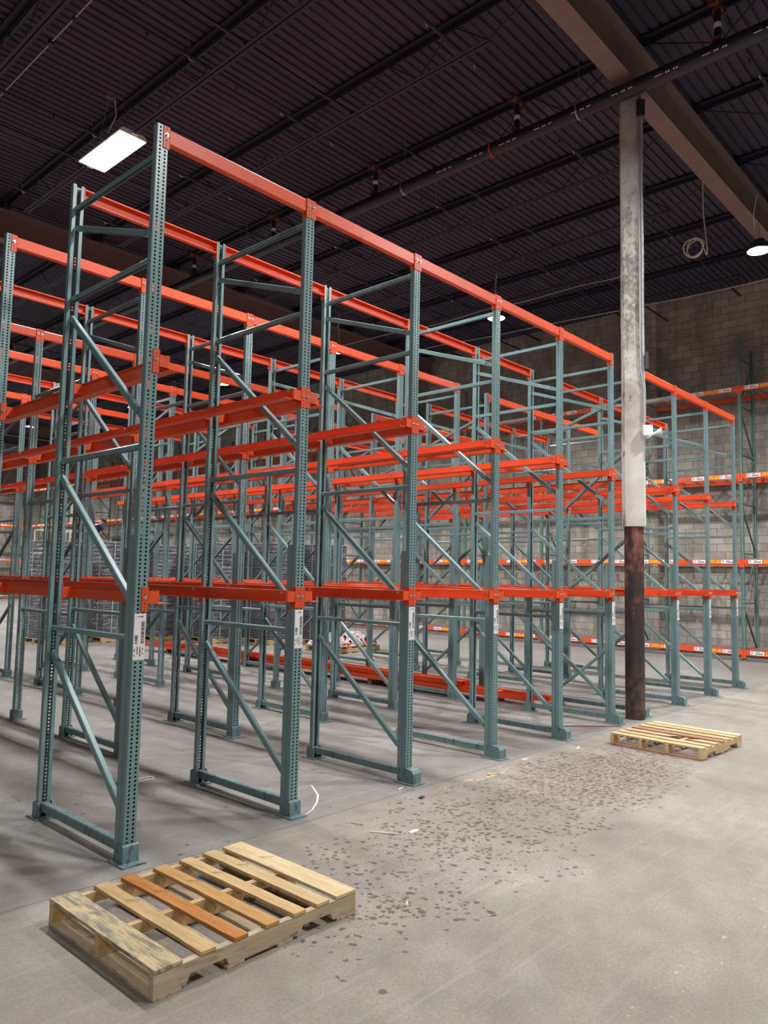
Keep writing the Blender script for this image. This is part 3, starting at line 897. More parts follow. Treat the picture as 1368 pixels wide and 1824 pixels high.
# ---- pallet rails along the lanes
def rail_meshes(L):
    out = {}
    for s_ in (-1, 1):
        # lane side s_: leg at arm end, shelf into lane
        x = HW + 0.082 + 0.001
        prof = [(s_ * x, -0.034), (s_ * (x + 0.078), -0.034), (s_ * (x + 0.082), -0.030), (s_ * (x + 0.082), -0.026), (s_ * (x + 0.005), -0.028), (s_ * (x + 0.005), 0.056), (s_ * (x - 0.018), 0.060), (s_ * (x - 0.018), 0.055), (s_ * x, 0.052)]
        out[s_] = MB().prism(prof, 0.004, L, 'y').mesh('rail_angle', ORANGE)
    return out
RL = {'left': rail_meshes(10.35), 'right': rail_meshes(7.80)}
def railbolt():
    return MB().tube((0, 0, 0), (0.010, 0, 0), 0.011, 8).mesh('bolt', ZINC)
RBOLT = railbolt()
for lane in (0, 1, 2, 3, 4, 6, 7, 8):
    which = 'left' if lane < 6 else 'right'
    ln = ORD[lane if lane < 6 else lane - 6]
    for li, z in enumerate(LEVELS):
        for side, k in ((1, lane), (-1, lane + 1)):
            lab = 'orange pallet rail, %s level, %s side of the %s lane in the %s block' % (('lower', 'upper')[li], 'left' if side == 1 else 'right', ln, which)
            t = thing('pallet_rail', lab, 'rail', (XS[k], 4.47, z), 0, 'orange pallet rails')
            put('rail_angle', RL[which][side], t)
            yb = [0.05, 1.24, 2.6, 3.8, 5.16, 6.4, 7.7] + ([9.0, 10.2] if which == 'left' else [])
            for y in yb:
                bo = put('bolt', RBOLT, t, (side * (HW + 0.088), y, 0.036), (0, 0, 0 if side > 0 else PI))

# ------------------------------------------------------------------ loose rails stacked on the floor in the gap between blocks
def cchan(L, flat):
    b = MB()
    w_, d_, t_ = 0.11, 0.075, 0.005
    prof = [(-w_ / 2, 0), (w_ / 2, 0), (w_ / 2, d_), (w_ / 2 - t_, d_), (w_ / 2 - t_, t_), (-w_ / 2 + t_, t_), (-w_ / 2 + t_, d_), (-w_ / 2, d_)]
    if flat: prof = [(a, d_ - b_) for a, b_ in prof]
    b.prism(prof, 0, L, 'y')
    return b.mesh('loose_rail', ORANGE)
pile = [(9.45, 5.75, 0.10, 6.0, 0), (9.58, 6.35, 0.10, 5.8, 1), (9.70, 5.6, 0.10, 5.9, 0), (9.50, 7.0, 0.178, 4.9, 1), (9.64, 6.9, 0.178, 4.4, 0),
        (9.44, 12.2, 0.10, 4.0, 0), (9.556, 12.3, 0.10, 3.6, 1), (9.672, 11.7, 0.10, 4.1, 0), (9.47, 12.0, 0.178, 3.8, 0), (9.62, 11.4, 0.178, 3.6, 1)]
pl = ['near end of the pile, lying at its left', 'near end of the pile, middle of the bottom layer', 'near end of the pile, lying at its right', 'near end of the pile, upper layer left', 'near end of the pile, upper layer right', 'far end of the pile, lying at its left', 'far end of the pile, middle of the bottom layer', 'far end of the pile, lying at its right', 'far end of the pile, upper layer left', 'far end of the pile, upper layer right']
for (x, y, z, L, fl_), lb in zip(pile, pl):
    o = put('loose_rail', cchan(L, fl_), None, (x, y, z), (0, 0, random.uniform(-0.004, 0.004)))
    tag(o, 'long orange rail at the ' + lb, 'rail', 'loose rails stacked on the floor')
BEAMWOOD = wood('timber_bearer', (0.13, 0.085, 0.05), (0.24, 0.165, 0.10))
for y, lb in ((6.5, 'nearest to the front'), (8.9, 'second from the front'), (11.1, 'third from the front'), (12.4, 'fourth from the front'), (15.2, 'farthest from the front')):
    b = MB().box(-0.2, 0.2, -0.045, 0.045, 0, 0.098).obj('timber_bearer', BEAMWOOD, None, False, 0.004)
    b.location = (9.61, y, 0)
    tag(b, 'wooden bearer block under the loose orange rails, ' + lb, 'wood block', 'bearers under the loose rails')
# two boards on the floor by the fifth front post
b = MB().box(-0.75, 0.75, -0.035, 0.035, 0, 0.02).obj('wood_strip', wood('pale_strip', (0.5, 0.36, 0.2), (0.62, 0.47, 0.3)), None, False, 0.003)
b.location = (9.76, 5.25, 0.0); b.rotation_euler = (0, 0, 1.36)
tag(b, 'long pale wooden strip lying on the floor behind the sixth front post', 'wood strip')
b = MB().box(-0.42, 0.42, -0.012, 0.012, 0, 0.012).obj('wood_strip', wood('brown_strip', (0.18, 0.07, 0.04), (0.32, 0.15, 0.09)), None, False, 0.002)
b.location = (8.88, 4.60, 0.0); b.rotation_euler = (0, 0, -0.75)
tag(b, 'thin reddish brown strip on the floor between the fifth and sixth front posts', 'wood strip')

# ------------------------------------------------------------------ pallets
W_TAN = wood('tan_wood', (0.52, 0.34, 0.15), (0.70, 0.50, 0.26))
W_PALE = wood('pale_wood', (0.62, 0.47, 0.25), (0.80, 0.65, 0.40))
W_LIGHT = wood('light_wood', (0.56, 0.40, 0.20), (0.72, 0.54, 0.30))
W_ORANGE = wood('orange_wood', (0.42, 0.15, 0.03), (0.58, 0.25, 0.07))
W_AMBER = wood('amber_wood', (0.46, 0.24, 0.07), (0.62, 0.36, 0.13))
W_WORN = wood('worn_wood', (0.55, 0.42, 0.22), (0.70, 0.57, 0.34), (0.13, 0.125, 0.125), 0.50)
W_GREY = wood('weathered_wood', (0.45, 0.345, 0.225), (0.62, 0.50, 0.345), (0.13, 0.10, 0.08), 0.60)
W_PINK = wood('reddish_wood', (0.36, 0.17, 0.10), (0.52, 0.28, 0.18))
W_FRESH = wood('fresh_wood', (0.55, 0.39, 0.20), (0.73, 0.56, 0.33))

def board(name, L, wd, th, mat, parent, c, along='y', tilt=0.0, broken=None):
    b = MB()
    # long axis local x, with a little waviness along the edge
    n = 10
    vs = []
    for i in range(n + 1):
        x = -L / 2 + L * i / n
        e = random.uniform(-0.0025, 0.0025)
        for y, z in ((-wd / 2 + e, 0), (wd / 2 + e, 0), (wd / 2 + e, th), (-wd / 2 + e, th)):
            vs.append((x, y, z))
    if broken:
        for j in range(4):
            vs[n * 4 + j] = (vs[n * 4 + j][0] - (0.12 if j in (0, 3) else 0.0), vs[n * 4 + j][1], vs[n * 4 + j][2])
    fs = [(0, 3, 2, 1), (n * 4, n * 4 + 1, n * 4 + 2, n * 4 + 3)]
    for i in range(n):
        for k in range(4):
            fs.append((i * 4 + k, i * 4 + (k + 1) % 4, (i + 1) * 4 + (k + 1) % 4, (i + 1) * 4 + k))
    b.add(vs, fs)
    o = b.obj(name, mat, parent, False, 0.0022)
    o.location = c
    o.rotation_euler = (0, 0, (PI / 2 if along == 'y' else 0) + tilt)
    return o

def stringer(L, wd, hgt, notch, mat, parent, y, name='stringer'):
    z0, z1 = 0.0, hgt
    pts = [(-L / 2, z0)]
    if notch:
        for c in (-L * 0.27, L * 0.27):
            a = 0.115
            pts += [(c - a, z0), (c - a + 0.02, z0 + 0.038), (c + a - 0.02, z0 + 0.038), (c + a, z0)]
    pts += [(L / 2, z0), (L / 2, z1), (-L / 2, z1)]
    b = MB().prism(pts, -wd / 2, wd / 2, 'y')
    o = b.obj(name, mat, parent, False, 0.002)
    o.location = (0, y, 0.016)
    return o

# near pallet: stringers along X, boards along Y
p1 = thing('pallet', 'weathered wooden pallet lying on the aisle floor in the foreground', 'pallet', (2.461, 3.482, 0), -0.004)
PL, PW = 1.222, 1.02
for y in (-PW / 2 + 0.02, 0.0, PW / 2 - 0.02):
    stringer(PL, 0.038, 0.096, True, W_GREY if y < -0.1 else W_TAN, p1, y)
for x, wd in ((-PL / 2 + 0.07, 0.14), (-0.18, 0.10), (0.12, 0.10), (PL / 2 - 0.07, 0.14)):
    board('bottom_board', PW, wd, 0.016, W_GREY, p1, (x, 0, 0.0))
xs = [-0.541, -0.335, -0.165, 0.03, 0.20, 0.365, 0.535]
for x, wd, mt, tl in zip(xs, (0.140, 0.082, 0.080, 0.085, 0.082, 0.088, 0.145), (W_WORN, W_TAN, W_ORANGE, W_AMBER, W_TAN, W_LIGHT, W_PALE), (0, 0.0, 0.02, 0.012, 0.014, 0.004, 0.0)):
    o = board('deck_board', PW + 0.004, wd, 0.018, mt, p1, (x, 0, 0.1125), 'y', tl)

# far pallet beside the column
p2 = thing('pallet', 'pale wooden pallet lying beside the column on the aisle floor', 'pallet', (8.66, 3.41, 0), -0.045)
P2L, P2W = 1.10, 1.03
for y in (-P2W / 2 + 0.02, -0.14, 0.16, P2W / 2 - 0.02):
    stringer(P2L, 0.036, 0.095, True, W_FRESH, p2, y)
for x, wd, mt in ((-P2L / 2 + 0.06, 0.12, W_PINK), (0.0, 0.10, W_PINK), (P2L / 2 - 0.06, 0.12, W_FRESH)):
    board('bottom_board', P2W, wd, 0.016, mt, p2, (x, 0, 0.0))
for x, wd, mt in ((-0.49, 0.10, W_FRESH), (-0.335, 0.095, W_FRESH), (0.01, 0.10, W_PINK), (0.18, 0.095, W_FRESH), (0.355, 0.09, W_FRESH), (0.50, 0.10, W_PALE)):
    board('deck_board', P2W, wd, 0.018, mt, p2, (x, 0, 0.1115))
board('broken_board', 0.62, 0.095, 0.018, W_FRESH, p2, (-0.16, 0.2, 0.1115), 'y', PI, True)
board('broken_board', 0.30, 0.095, 0.018, W_FRESH, p2, (-0.155, -0.365, 0.1115), 'y', 0.0, True)

# ------------------------------------------------------------------ litter on the aisle
LITTER = plain('pale_splinter', (0.72, 0.66, 0.55), 0.8)
def sliver(L, w_, loc, rz, lab, name='wood_splinter', mat=None, cat='splinter'):
    b = MB()
    b.add([(-L / 2, -w_ * 0.3, 0), (L * 0.2, -w_ / 2, 0), (L / 2, 0, 0), (L * 0.1, w_ / 2, 0), (-L / 2, w_ * 0.4, 0),
           (-L / 2, -w_ * 0.2, 0.008), (L * 0.2, -w_ * 0.35, 0.009), (L / 2, 0, 0.003), (L * 0.1, w_ * 0.3, 0.009), (-L / 2, w_ * 0.3, 0.008)],
          [(4, 3, 2, 1, 0), (5, 6, 7, 8, 9)] + [(i, (i + 1) % 5, 5 + (i + 1) % 5, 5 + i) for i in range(5)])
    o = b.obj(name, mat or LITTER)
    o.location = loc; o.rotation_euler = (0, 0, rz)
    return tag(o, lab, cat)
sliver(0.24, 0.016, (4.13, 3.71, 0.001), -1.0, 'long pale wood splinter on the aisle floor right of the pallet')
sliver(0.11, 0.035, (4.31, 3.60, 0.001), 0.1, 'white crumpled paper scrap on the floor near the long splinter', 'paper_scrap', LABEL_WHITE, 'paper scrap')
sliver(0.07, 0.014, (3.36, 2.85, 0.001), 0.6, 'tiny white splinter in front of the foreground pallet, right side')
sliver(0.16, 0.03, (7.68, 4.10, 0.001), 0.3, 'small pale wood chip on the floor below the fifth front post')
sliver(0.14, 0.03, (6.80, 4.22, 0.001), -0.1, 'small white chip on the floor below the fourth front post')
sliver(0.10, 0.02, (5.07, 4.39, 0.001), 0.2, 'tiny white chip beside the foot of the third front post')
rg = MB().path([(0.085 * math.cos(t), 0.05 * math.sin(t), 0.006 + 0.004 * math.sin(3 * t)) for t in [2 * PI * k / 24 for k in range(25)]], 0.004, 6).obj('plastic_ring', WHITE_PAINT)
rg.location = (3.63, 6.13, 0)
tag(rg, 'thin white plastic strap loop on the floor between the first two frames', 'strap')
lf = sliver(0.09, 0.05, (5.0, 4.10, 0.001), 0.5, 'dark crumpled scrap on the floor in front of the third front post', 'dark_scrap', INK, 'scrap')

# ------------------------------------------------------------------ selective rack along the block wall
WP_H = 7.74
WPOST = post_mesh('post', WP_H, 0.04, 0.07, 0.0508, 0.017, 0.0115, GREEN_DARK)
WLEV = (0.20, 2.345, 4.41, 6.56)
WD = 1.06
BAY = 2.745
def wall_frame_meshes():
    s1 = [MB().poly_bar((0, 0.03, z), (0, WD - 0.03, z), strut_prof(0.035, 0.04)).mesh('horizontal_strut', GREEN_DARK) for z in (0.15, 1.35, 2.55, 3.75, 4.95, 6.15, 7.35)]
    d1 = [MB().poly_bar((0, 0.05, z), (0, WD - 0.05, z + 1.05), strut_prof(0.032, 0.036)).mesh('diagonal_brace', GREEN_DARK) for z in (1.42, 3.82, 6.22)]
    d1 += [MB().poly_bar((0, 0.05, z + 1.05), (0, WD - 0.05, z), strut_prof(0.032, 0.036)).mesh('diagonal_brace', GREEN_DARK) for z in (0.22, 2.62, 5.02)]
    return s1, d1
WS, WDG = wall_frame_meshes()
WFOOT = MB().box(-0.07, 0.07, -0.05, 0.10, 0, 0.008).mesh('foot_plate', GREEN_DARK)
def wbeam_mesh():
    L = BAY
    b = MB().box(0.045, L - 0.045, -0.022, 0.022, -0.058, 0.058)
    b.box(0.045, L - 0.045, 0.018, 0.045, -0.058, 0.036)
    for x0, x1 in ((0.004, 0.05), (L - 0.05, L - 0.004)):
        b.box(x0, x1, -0.030, 0.030, -0.13, 0.075)
    return b.mesh('beam_bar', ORANGE)
WBEAM = wbeam_mesh()
def deck_mesh():
    b = MB()
    for k in range(19):
        x = 0.08 + (BAY - 0.16) * k / 18
        b.box(x - 0.004, x + 0.004, 0.0, WD, 0.0, 0.007)
    for k in range(9):
        y = 0.02 + (WD - 0.04) * k / 8
        b.box(0.08, BAY - 0.08, y - 0.004, y + 0.004, 0.007, 0.013)
    for k in range(7):
        x = 0.25 + (BAY - 0.5) * k / 6
        b.box(x - 0.02, x + 0.02, 0.02, WD - 0.02, -0.03, -0.001)
    return b.mesh('wire_deck', GALV)
WDECK = deck_mesh()
def text_mesh(body, size):
    cu = bpy.data.curves.new('lettering', 'FONT')
    cu.body = body; cu.size = size; cu.align_x = 'CENTER'; cu.align_y = 'CENTER'
    cu.offset = size * 0.022; cu.extrude = 0.0006
    o = bpy.data.objects.new('lettering', cu)
    COL.objects.link(o)
    dg = bpy.context.evaluated_depsgraph_get()
    me = bpy.data.meshes.new_from_object(o.evaluated_get(dg))
    me.materials.clear(); me.materials.append(YELLOW)
    bpy.data.objects.remove(o)
    me.name = 'capacity_lettering'
    return me
LBS = text_mesh('2500LBS', 0.105)
WLAB = MB().box(-0.155, 0.155, -0.0265, -0.0225, -0.042, 0.042).mesh('white_label', LABEL_WHITE)
lp = MB()
for z, xa, xb in ((0.020, -0.135, -0.09), (-0.004, -0.13, -0.085), (-0.026, -0.135, -0.1), (0.022, -0.03, 0.04), (-0.008, -0.04, 0.13), (-0.020, -0.04, 0.12)):
    lp.box(xa, xb, -0.0275, -0.0265, z, z + 0.010)
WLABP = lp.mesh('label_print', INK)
LEVN = ['floor level', 'second level', 'third level', 'top level']

def wall_rack(origin, rz, nbays, name_where, start_word, first_stickers=True):
    R = Matrix.Translation(origin) @ Matrix.Rotation(rz, 4, 'Z')
    def place(o, x, y, z):
        o.location = R @ Vector((x, y, z)); o.rotation_euler = (0, 0, rz)
        return o
    for i in range(nbays + 1):
        t = thing('upright_frame', 'tall dark green frame of the %s, %s %s' % (name_where, ORD[i], start_word), 'rack frame', (0, 0, 0), 0, 'upright frames of the ' + name_where)
        place(t, -BAY * i, 0, 0)
        put('post', WPOST, t); put('post', WPOST, t, (0, WD, 0), (0, 0, PI))
        put('foot_plate', WFOOT, t); put('foot_plate', WFOOT, t, (0, WD, 0), (0, 0, PI))
        for me in WS: put('horizontal_strut', me, t)
        for me in WDG: put('diagonal_brace', me, t)
    for i in range(nbays):
        for li, z in enumerate(WLEV):
            for back in (0, 1):
                t = thing('rack_beam', 'orange %s beam of the %s, %s, %s bay %s' % ('back' if back else 'front', name_where, LEVN[li], ORD[i], start_word), 'beam', (0, 0, 0), 0, 'step beams of the ' + name_where)
                if back:
                    t.location = R @ Vector((-BAY * i, WD + 0.0, z)); t.rotation_euler = (0, 0, rz + PI)
                else:
                    place(t, -BAY * (i + 1), 0, z)
                put('beam_bar', WBEAM, t)
                if not back:
                    for x in (0.30, 1.00, 1.75, 2.42):
                        l = put('white_label', WLAB, t, (x, 0, 0.004)); put('label_print', WLABP, l)
                    for x in (0.66, 2.07):
                        put('capacity_lettering', LBS, t, (x, -0.0235, 0.004), (PI / 2, 0, 0))
            d = put('wire_deck', WDECK, None)
            place(d, -BAY * (i + 1), 0.0, z + 0.060)
            tag(d, 'wire deck on the %s, %s, %s bay %s' % (name_where, LEVN[li], ORD[i], start_word), 'wire deck', 'wire decks of the ' + name_where)
wall_rack((19.12, 3.15, 0), -PI / 2, 16, 'side wall rack', 'from the right')
wall_rack((18.9, 47.45, 0), 0.0, 2, 'end wall rack', 'from the corner')

# ------------------------------------------------------------------ wrapped stacks of trays on pallets
def small_pallet(parent, sx, sy):
    for y in (-sy / 2 + 0.05, 0, sy / 2 - 0.05):
        MB().box(-sx / 2, sx / 2, y - 0.045, y + 0.045, 0.018, 0.11).obj('pallet_stringer', W_TAN, parent)
    for k in range(5):
        x = -sx / 2 + 0.06 + (sx - 0.12) * k / 4
        MB().box(x - 0.06, x + 0.06, -sy / 2, sy / 2, 0.110, 0.13).obj('pallet_board', W_PALE, parent)
        MB().box(x - 0.05, x + 0.05, -sy / 2, sy / 2, 0.0, 0.018).obj('pallet_board', W_TAN, parent)
def tray_stack(x, y, sx, sy, H, lab):
    t = thing('wrapped_stack', lab, 'stack', (x, y, 0), random.uniform(-0.02, 0.02), 'wrapped tray stacks behind the racks')
    small_pallet(t, sx, sy)
    b = MB()
    nl = int((H - 0.13) / 0.062)
    for i in range(nl):
        z = 0.132 + i * 0.062
        j = random.uniform(-0.008, 0.008); k = random.uniform(-0.008, 0.008)
        e = 0.03
        b.box(-sx / 2 + e + j, sx / 2 - e + j, -sy / 2 + e + k, sy / 2 - e + k, z, z + 0.038)
        b.box(-sx / 2 + e + 0.03, sx / 2 - e - 0.03, -sy / 2 + e + 0.03, sy / 2 - e - 0.03, z + 0.038, z + 0.062)
    b.obj('tray_pile', TRAY, t)
    # film skin in wavy horizontal bands
    f = MB(); nz = 46
    ring = []
    per = 40
    for i in range(nz + 1):
        z = 0.125 + (H - 0.125) * i / nz
        row_ = []
        for k in range(per):
            u = k / per * 4; s_, q = int(u), u - int(u)
            cs = [(-1, -1), (1, -1), (1, 1), (-1, 1)]
            a, c = cs[s_], cs[(s_ + 1) % 4]
            px, py = a[0] + (c[0] - a[0]) * q, a[1] + (c[1] - a[1]) * q
            wv = 1.0 - 0.035 * (i % 2) * random.random() - 0.012 * random.random()
            row_.append((px * sx / 2 * wv, py * sy / 2 * wv, z + random.uniform(-0.008, 0.008)))
        ring.append(row_)
    vs = [v for r_ in ring for v in r_]
    fs = []
    for i in range(nz):
        for k in range(per):
            pass
            fs.append((i * per + k, i * per + (k + 1) % per, (i + 1) * per + (k + 1) % per, (i + 1) * per + k))
    f.add(vs, fs)
    f.obj('stretch_film', WRAP, t)
    b = MB().box(-sx / 2, sx / 2, -sy / 2, sy / 2, H, H + 0.02)
    b.obj('top_sheet', plain('milky_sheet', (0.42, 0.42, 0.45), 0.3) if 'milky_sheet' not in bpy.data.materials else bpy.data.materials['milky_sheet'], t)
    for xx in (-sx * 0.28, sx * 0.3):
        b = MB().box(xx - 0.009, xx + 0.009, -sy / 2 - 0.008, -sy / 2 - 0.003, 0.13, H + 0.02)
        b.box(xx - 0.009, xx + 0.009, -sy / 2 - 0.008, sy / 2 + 0.008, H + 0.02, H + 0.025)
        b.obj('strap', STRAP, t)
    for yy in (-sy * 0.25, sy * 0.25):
        MB().box(-sx / 2 - 0.008, -sx / 2 - 0.003, yy - 0.009, yy + 0.009, 0.13, H + 0.02).obj('strap', STRAP, t)
STRAP = plain('pale_green_strap', (0.45, 0.6, 0.55), 0.4)
stacks = [(8.55, 19.0, 1.05, 1.15, 2.52, 'grey stack of trays in stretch film on a pallet, leftmost of the row'),
          (10.02, 18.9, 1.10, 1.15, 2.56, 'grey stack of trays in stretch film on a pallet, second from the left'),
          (11.25, 18.6, 1.10, 1.15, 2.52, 'grey stack of trays in stretch film on a pallet, third from the left'),
          (12.05, 17.1, 1.05, 1.15, 2.60, 'grey stack of trays in stretch film on a pallet, third from the right'),
          (12.95, 15.9, 1.00, 1.10, 2.62, 'grey stack of trays in stretch film on a pallet, second from the right'),
          (14.0, 15.2, 1.0, 1.1, 2.62, 'grey stack of trays in stretch film on a pallet, rightmost of the row')]
for a in stacks: tray_stack(*a)

# low pallet with film-wrapped orange parts, behind the right rack block
lp_ = thing('low_pallet_load', 'low pallet of orange parts under crumpled clear film behind the racks', 'pallet load', (13.15, 13.35, 0), 0.05)
small_pallet(lp_, 1.5, 1.1)
for i in range(5):
    MB().box(-0.72 + 0.02 * i, 0.68, -0.5 + i * 0.2, -0.35 + i * 0.2, 0.132, 0.22 + 0.03 * (i % 3)).obj('orange_part', ORANGE, lp_)
nx_, ny_ = 26, 16
vs = []; fs = []
for i in range(nx_ + 1):
    for j in range(ny_ + 1):
        x = -0.78 + 1.5 * i / nx_; y = -0.56 + 1.1 * j / ny_
        e = min(1.0, 5 * min(i / nx_, 1 - i / nx_, j / ny_, 1 - j / ny_))
        z = 0.15 + e * (0.20 + 0.12 * math.sin(i * 0.5 + 1) * math.cos(j * 0.4) + random.uniform(-0.05, 0.06))
        vs.append((x, y, max(z, 0.135)))
for i in range(nx_):
    for j in range(ny_):
        if random.random() < 0.12: continue
        a = i * (ny_ + 1) + j
        fs.append((a, a + ny_ + 1, a + ny_ + 2, a + 1))
MB().add(vs, fs).obj('crumpled_film', FILM, lp_)

# ------------------------------------------------------------------ scissor lift with worker, far left
LX, LY, LZ = 12.75, 27.0, 2.12
lift = thing('scissor_lift', 'scissor lift platform with cream guard rails behind the wrapped stacks', 'lift', (LX, LY, 0))
MB().box(-1.2, 1.2, -0.55, 0.55, 0.25, 0.65).obj('base', CREAM, lift)
for x in (-0.9, 0.9):
    for y in (-0.55, 0.47):
        MB().tube((x, y, 0.19), (x, y + 0.1, 0.19), 0.19, 16).obj('wheel', DARKBOX, lift)
sc = MB()
for y in (-0.4, 0.4):
    for z in (0.66, 1.11, 1.56):
        sc.bar((-1.0, y, z), (1.0, y, z + 0.45), 0.05, 0.09).bar((1.0, y + 0.06, z), (-1.0, y + 0.06, z + 0.45), 0.05, 0.09)
sc.obj('scissor_arms', STEEL_DARK, lift)
MB().box(-1.3, 1.75, -0.58, 0.58, LZ - 0.08, LZ).obj('platform', DARKBOX, lift)
gr = MB()
for y in (-0.55, 0.55):
    for x in (-1.27, -0.5, 0.35):
        gr.tube((x, y, LZ), (x, y, LZ + 1.1), 0.022, 8)
    for z in (0.55, 1.1):
        gr.tube((-1.27, y, LZ + z), (0.35, y, LZ + z), 0.018, 8)
for z in (0.55, 1.1):
    gr.tube((-1.27, -0.55, LZ + z), (-1.27, 0.55, LZ + z), 0.018, 8)
gr.obj('guard_rail', CREAM, lift)
MB().box(1.15, 1.7, -0.5, -0.1, LZ, LZ + 0.62).box(1.2, 1.6, -0.45, 0.05, LZ + 0.62, LZ + 0.75).box(1.5, 1.72, -0.3, 0.2, LZ + 0.75, LZ + 0.95).obj('control_box', DARKBOX, lift)

def skin_body(joints, edges, mat, name, parent, sub=2):
    me = bpy.data.meshes.new(name)
    me.from_pydata([j[0] for j in joints], edges, [])
    o = bpy.data.objects.new(name, me); COL.objects.link(o)
    md = o.modifiers.new('skin', 'SKIN')
    for i, j in enumerate(joints):
        sv = me.skin_vertices[0].data[i]
        r_ = j[1]
        sv.radius = (r_, r_) if not isinstance(r_, tuple) else r_
        sv.use_root = (i == 0)
    s_ = o.modifiers.new('sub', 'SUBSURF'); s_.levels = sub; s_.render_levels = sub
    dg = bpy.context.evaluated_depsgraph_get()
    m2 = bpy.data.meshes.new_from_object(o.evaluated_get(dg))
    m2.materials.clear(); m2.materials.append(mat)
    for p in m2.polygons: p.use_smooth = True
    bpy.data.objects.remove(o)
    m2.name = name
    return put(name, m2, parent)

# worker bends forward towards +x (picture right) over the platform end
pr_ = thing('person', 'person in navy shirt and dark trousers bending over on the scissor lift platform', 'person', (LX + 0.54, LY - 0.05, LZ))
J = [((0, 0, 0.93), (0.13, 0.15)), ((0.05, 0, 1.08), (0.12, 0.15)), ((0.17, 0, 1.24), (0.13, 0.17)), ((0.30, 0, 1.36), (0.11, 0.14)), ((0.38, 0, 1.43), 0.055), ((0.46, 0, 1.50), 0.085), ((0.50, 0, 1.57), 0.085), ((0.54, 0, 1.50), 0.06),
     ((0.0, 0.10, 0.86), 0.09), ((0.06, 0.11, 0.48), 0.062), ((0.0, 0.11, 0.09), 0.042), ((0.14, 0.12, 0.035), 0.034),
     ((0.0, -0.10, 0.86), 0.09), ((0.03, -0.11, 0.48), 0.062), ((-0.06, -0.11, 0.09), 0.042), ((0.08, -0.12, 0.035), 0.034),
     ((0.28, 0.20, 1.36), 0.062), ((0.38, 0.24, 1.08), 0.045), ((0.56, 0.16, 0.96), 0.032), ((0.62, 0.14, 0.94), 0.030),
     ((0.28, -0.20, 1.36), 0.062), ((0.36, -0.25, 1.08), 0.045), ((0.55, -0.18, 0.98), 0.032), ((0.61, -0.16, 0.96), 0.030)]
Ed = [(0, 1), (1, 2), (2, 3), (3, 4), (4, 5), (5, 6), (5, 7), (0, 8), (8, 9), (9, 10), (10, 11), (0, 12), (12, 13), (13, 14), (14, 15), (3, 16), (16, 17), (17, 18), (18, 19), (3, 20), (20, 21), (21, 22), (22, 23)]
for hand, s_ in ((19, 1), (23, -1)):
    hx, hy, hz = J[hand][0]
    for k, (dy, L) in enumerate(((-0.027, 0.062), (-0.009, 0.072), (0.009, 0.068), (0.027, 0.052))):
        a = len(J)
        J.append(((hx + 0.035, hy + dy, hz - 0.004), 0.010)); J.append(((hx + 0.035 + L * 0.55, hy + dy * 1.1, hz - 0.020), 0.009)); J.append(((hx + 0.035 + L * 0.8, hy + dy * 1.1, hz - 0.05), 0.008))
        Ed += [(hand, a), (a, a + 1), (a + 1, a + 2)]
    a = len(J)
    J.append(((hx + 0.005, hy - s_ * 0.035, hz + 0.005), 0.011)); J.append(((hx + 0.045, hy - s_ * 0.05, hz - 0.01), 0.009))
    Ed += [(hand, a), (a, a + 1)]
skin_body(J, Ed, SKIN, 'body', pr_)
TJ = [((-0.01, 0, 0.96), (0.15, 0.17)), ((0.05, 0, 1.08), (0.14, 0.17)), ((0.17, 0, 1.24), (0.15, 0.19)), ((0.30, 0, 1.37), (0.125, 0.155)),
      ((0.28, 0.20, 1.37), 0.078), ((0.34, 0.235, 1.19), 0.066), ((0.28, -0.20, 1.37), 0.078), ((0.33, -0.24, 1.19), 0.066)]
skin_body(TJ, [(0, 1), (1, 2), (2, 3), (3, 4), (4, 5), (3, 6), (6, 7)], NAVY, 'shirt', pr_)
LJ = [((0, 0, 0.93), (0.14, 0.165)), ((0.0, 0.10, 0.86), 0.105), ((0.06, 0.11, 0.48), 0.078), ((0.0, 0.11, 0.10), 0.062), ((0.0, -0.10, 0.86), 0.105), ((0.03, -0.11, 0.48), 0.078), ((-0.06, -0.11, 0.10), 0.062)]
skin_body(LJ, [(0, 1), (1, 2), (2, 3), (0, 4), (4, 5), (5, 6)], JEANS, 'trousers', pr_)
HJ = [((0.43, 0, 1.53), 0.10), ((0.475, 0, 1.60), 0.112), ((0.53, 0, 1.635), 0.085)]
skin_body(HJ, [(0, 1), (1, 2)], HAIR, 'hair', pr_)
q = MB().tube((0.10, -0.10, 1.352), (0.10, 0.10, 1.352), 0.012, 8)
MB().add([(0.075, -0.10, 1.335), (0.17, -0.10, 1.425), (0.17, 0.10, 1.425), (0.075, 0.10, 1.335), (0.085, -0.10, 1.33), (0.18, -0.10, 1.41), (0.18, 0.10, 1.41), (0.085, 0.10, 1.33)],
         [(0, 1, 2, 3), (7, 6, 5, 4), (0, 4, 5, 1), (2, 6, 7, 3), (1, 5, 6, 2), (0, 3, 7, 4)]).obj('shirt_print', LABEL_WHITE, pr_)

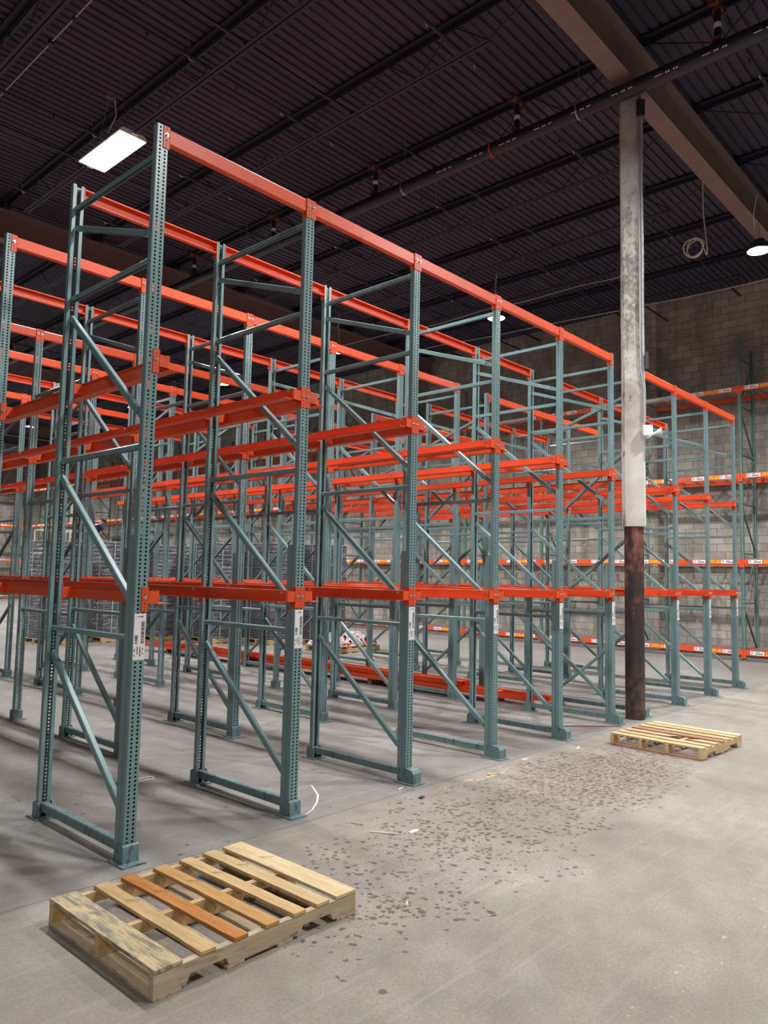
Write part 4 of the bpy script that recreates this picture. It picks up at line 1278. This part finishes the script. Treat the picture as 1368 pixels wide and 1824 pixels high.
# ------------------------------------------------------------------ cables under the roof
def cable(pts, r_, lab, mat=None, name='cable'):
    # smooth the polyline
    P = [Vector(p) for p in pts]; out = []
    for i in range(len(P) - 1):
        p0, p1, p2, p3 = P[max(i - 1, 0)], P[i], P[i + 1], P[min(i + 2, len(P) - 1)]
        for k in range(8):
            t = k / 8
            out.append(0.5 * ((2 * p1) + (p2 - p0) * t + (2 * p0 - 5 * p1 + 4 * p2 - p3) * t * t + (3 * p1 - p0 - 3 * p2 + p3) * t ** 3))
    out.append(P[-1])
    base = out[0].copy()
    o = MB().path([q - base for q in out], r_, 6).obj(name, mat or CONDUIT)
    o.location = base
    return tag(o, lab, 'cable')
cable([(17.5, 4.30, 8.785), (17.5, 4.74, 8.53), (17.5, 7.6, 8.57), (17.5, 9.82, 8.66), (17.5, 12.15, 8.72), (17.5, 14.0, 8.82), (17.5, 16.45, 8.785)], 0.013, "thin pale cable sagging under the roof in front of the block wall")
cable([(16.13, 6.9, 9.03), (15.75, 7.34, 8.70), (15.6, 8.33, 8.67), (15.6, 9.84, 8.65), (15.6, 10.84, 8.71), (15.6, 12.49, 8.67), (15.6, 14.47, 8.76), (15.6, 16.45, 8.785)], 0.010, "thin cable strung below the joists behind the third and fourth front posts")
coil = []
for k in range(40):
    t = 2 * PI * k / 15
    coil.append((12.9 + 0.05 * math.sin(t * 1.3), 4.62 + 0.155 * math.cos(t) + 0.002 * k, 7.62 + 0.155 * math.sin(t)))
coil += [(12.9, 4.50, 7.56), (12.9, 4.46, 7.44), (12.88, 4.44, 7.56), (12.9, 4.5, 8.2), (12.9, 4.5, 8.79)]
cable(coil, 0.010, 'loose coil of pale cable hanging from the girder right of the column', CREAM, 'cable_coil')
cd2 = thing('conduit', 'straight grey conduit under the roof deck at the upper left', 'conduit', (4.25, 9.3, 9.44))
MB().tube((0, 0, 0), (0, 3.4, 0), 0.012, 8).obj('conduit_pipe', CONDUIT, cd2, True)
MB().tube((0, 1.35, -0.04), (0, 1.35, 0.03), 0.05, 12).tube((0, 0.62, -0.03), (0, 0.62, 0.02), 0.03, 10).obj('junction_box', STEEL_DARK, cd2)
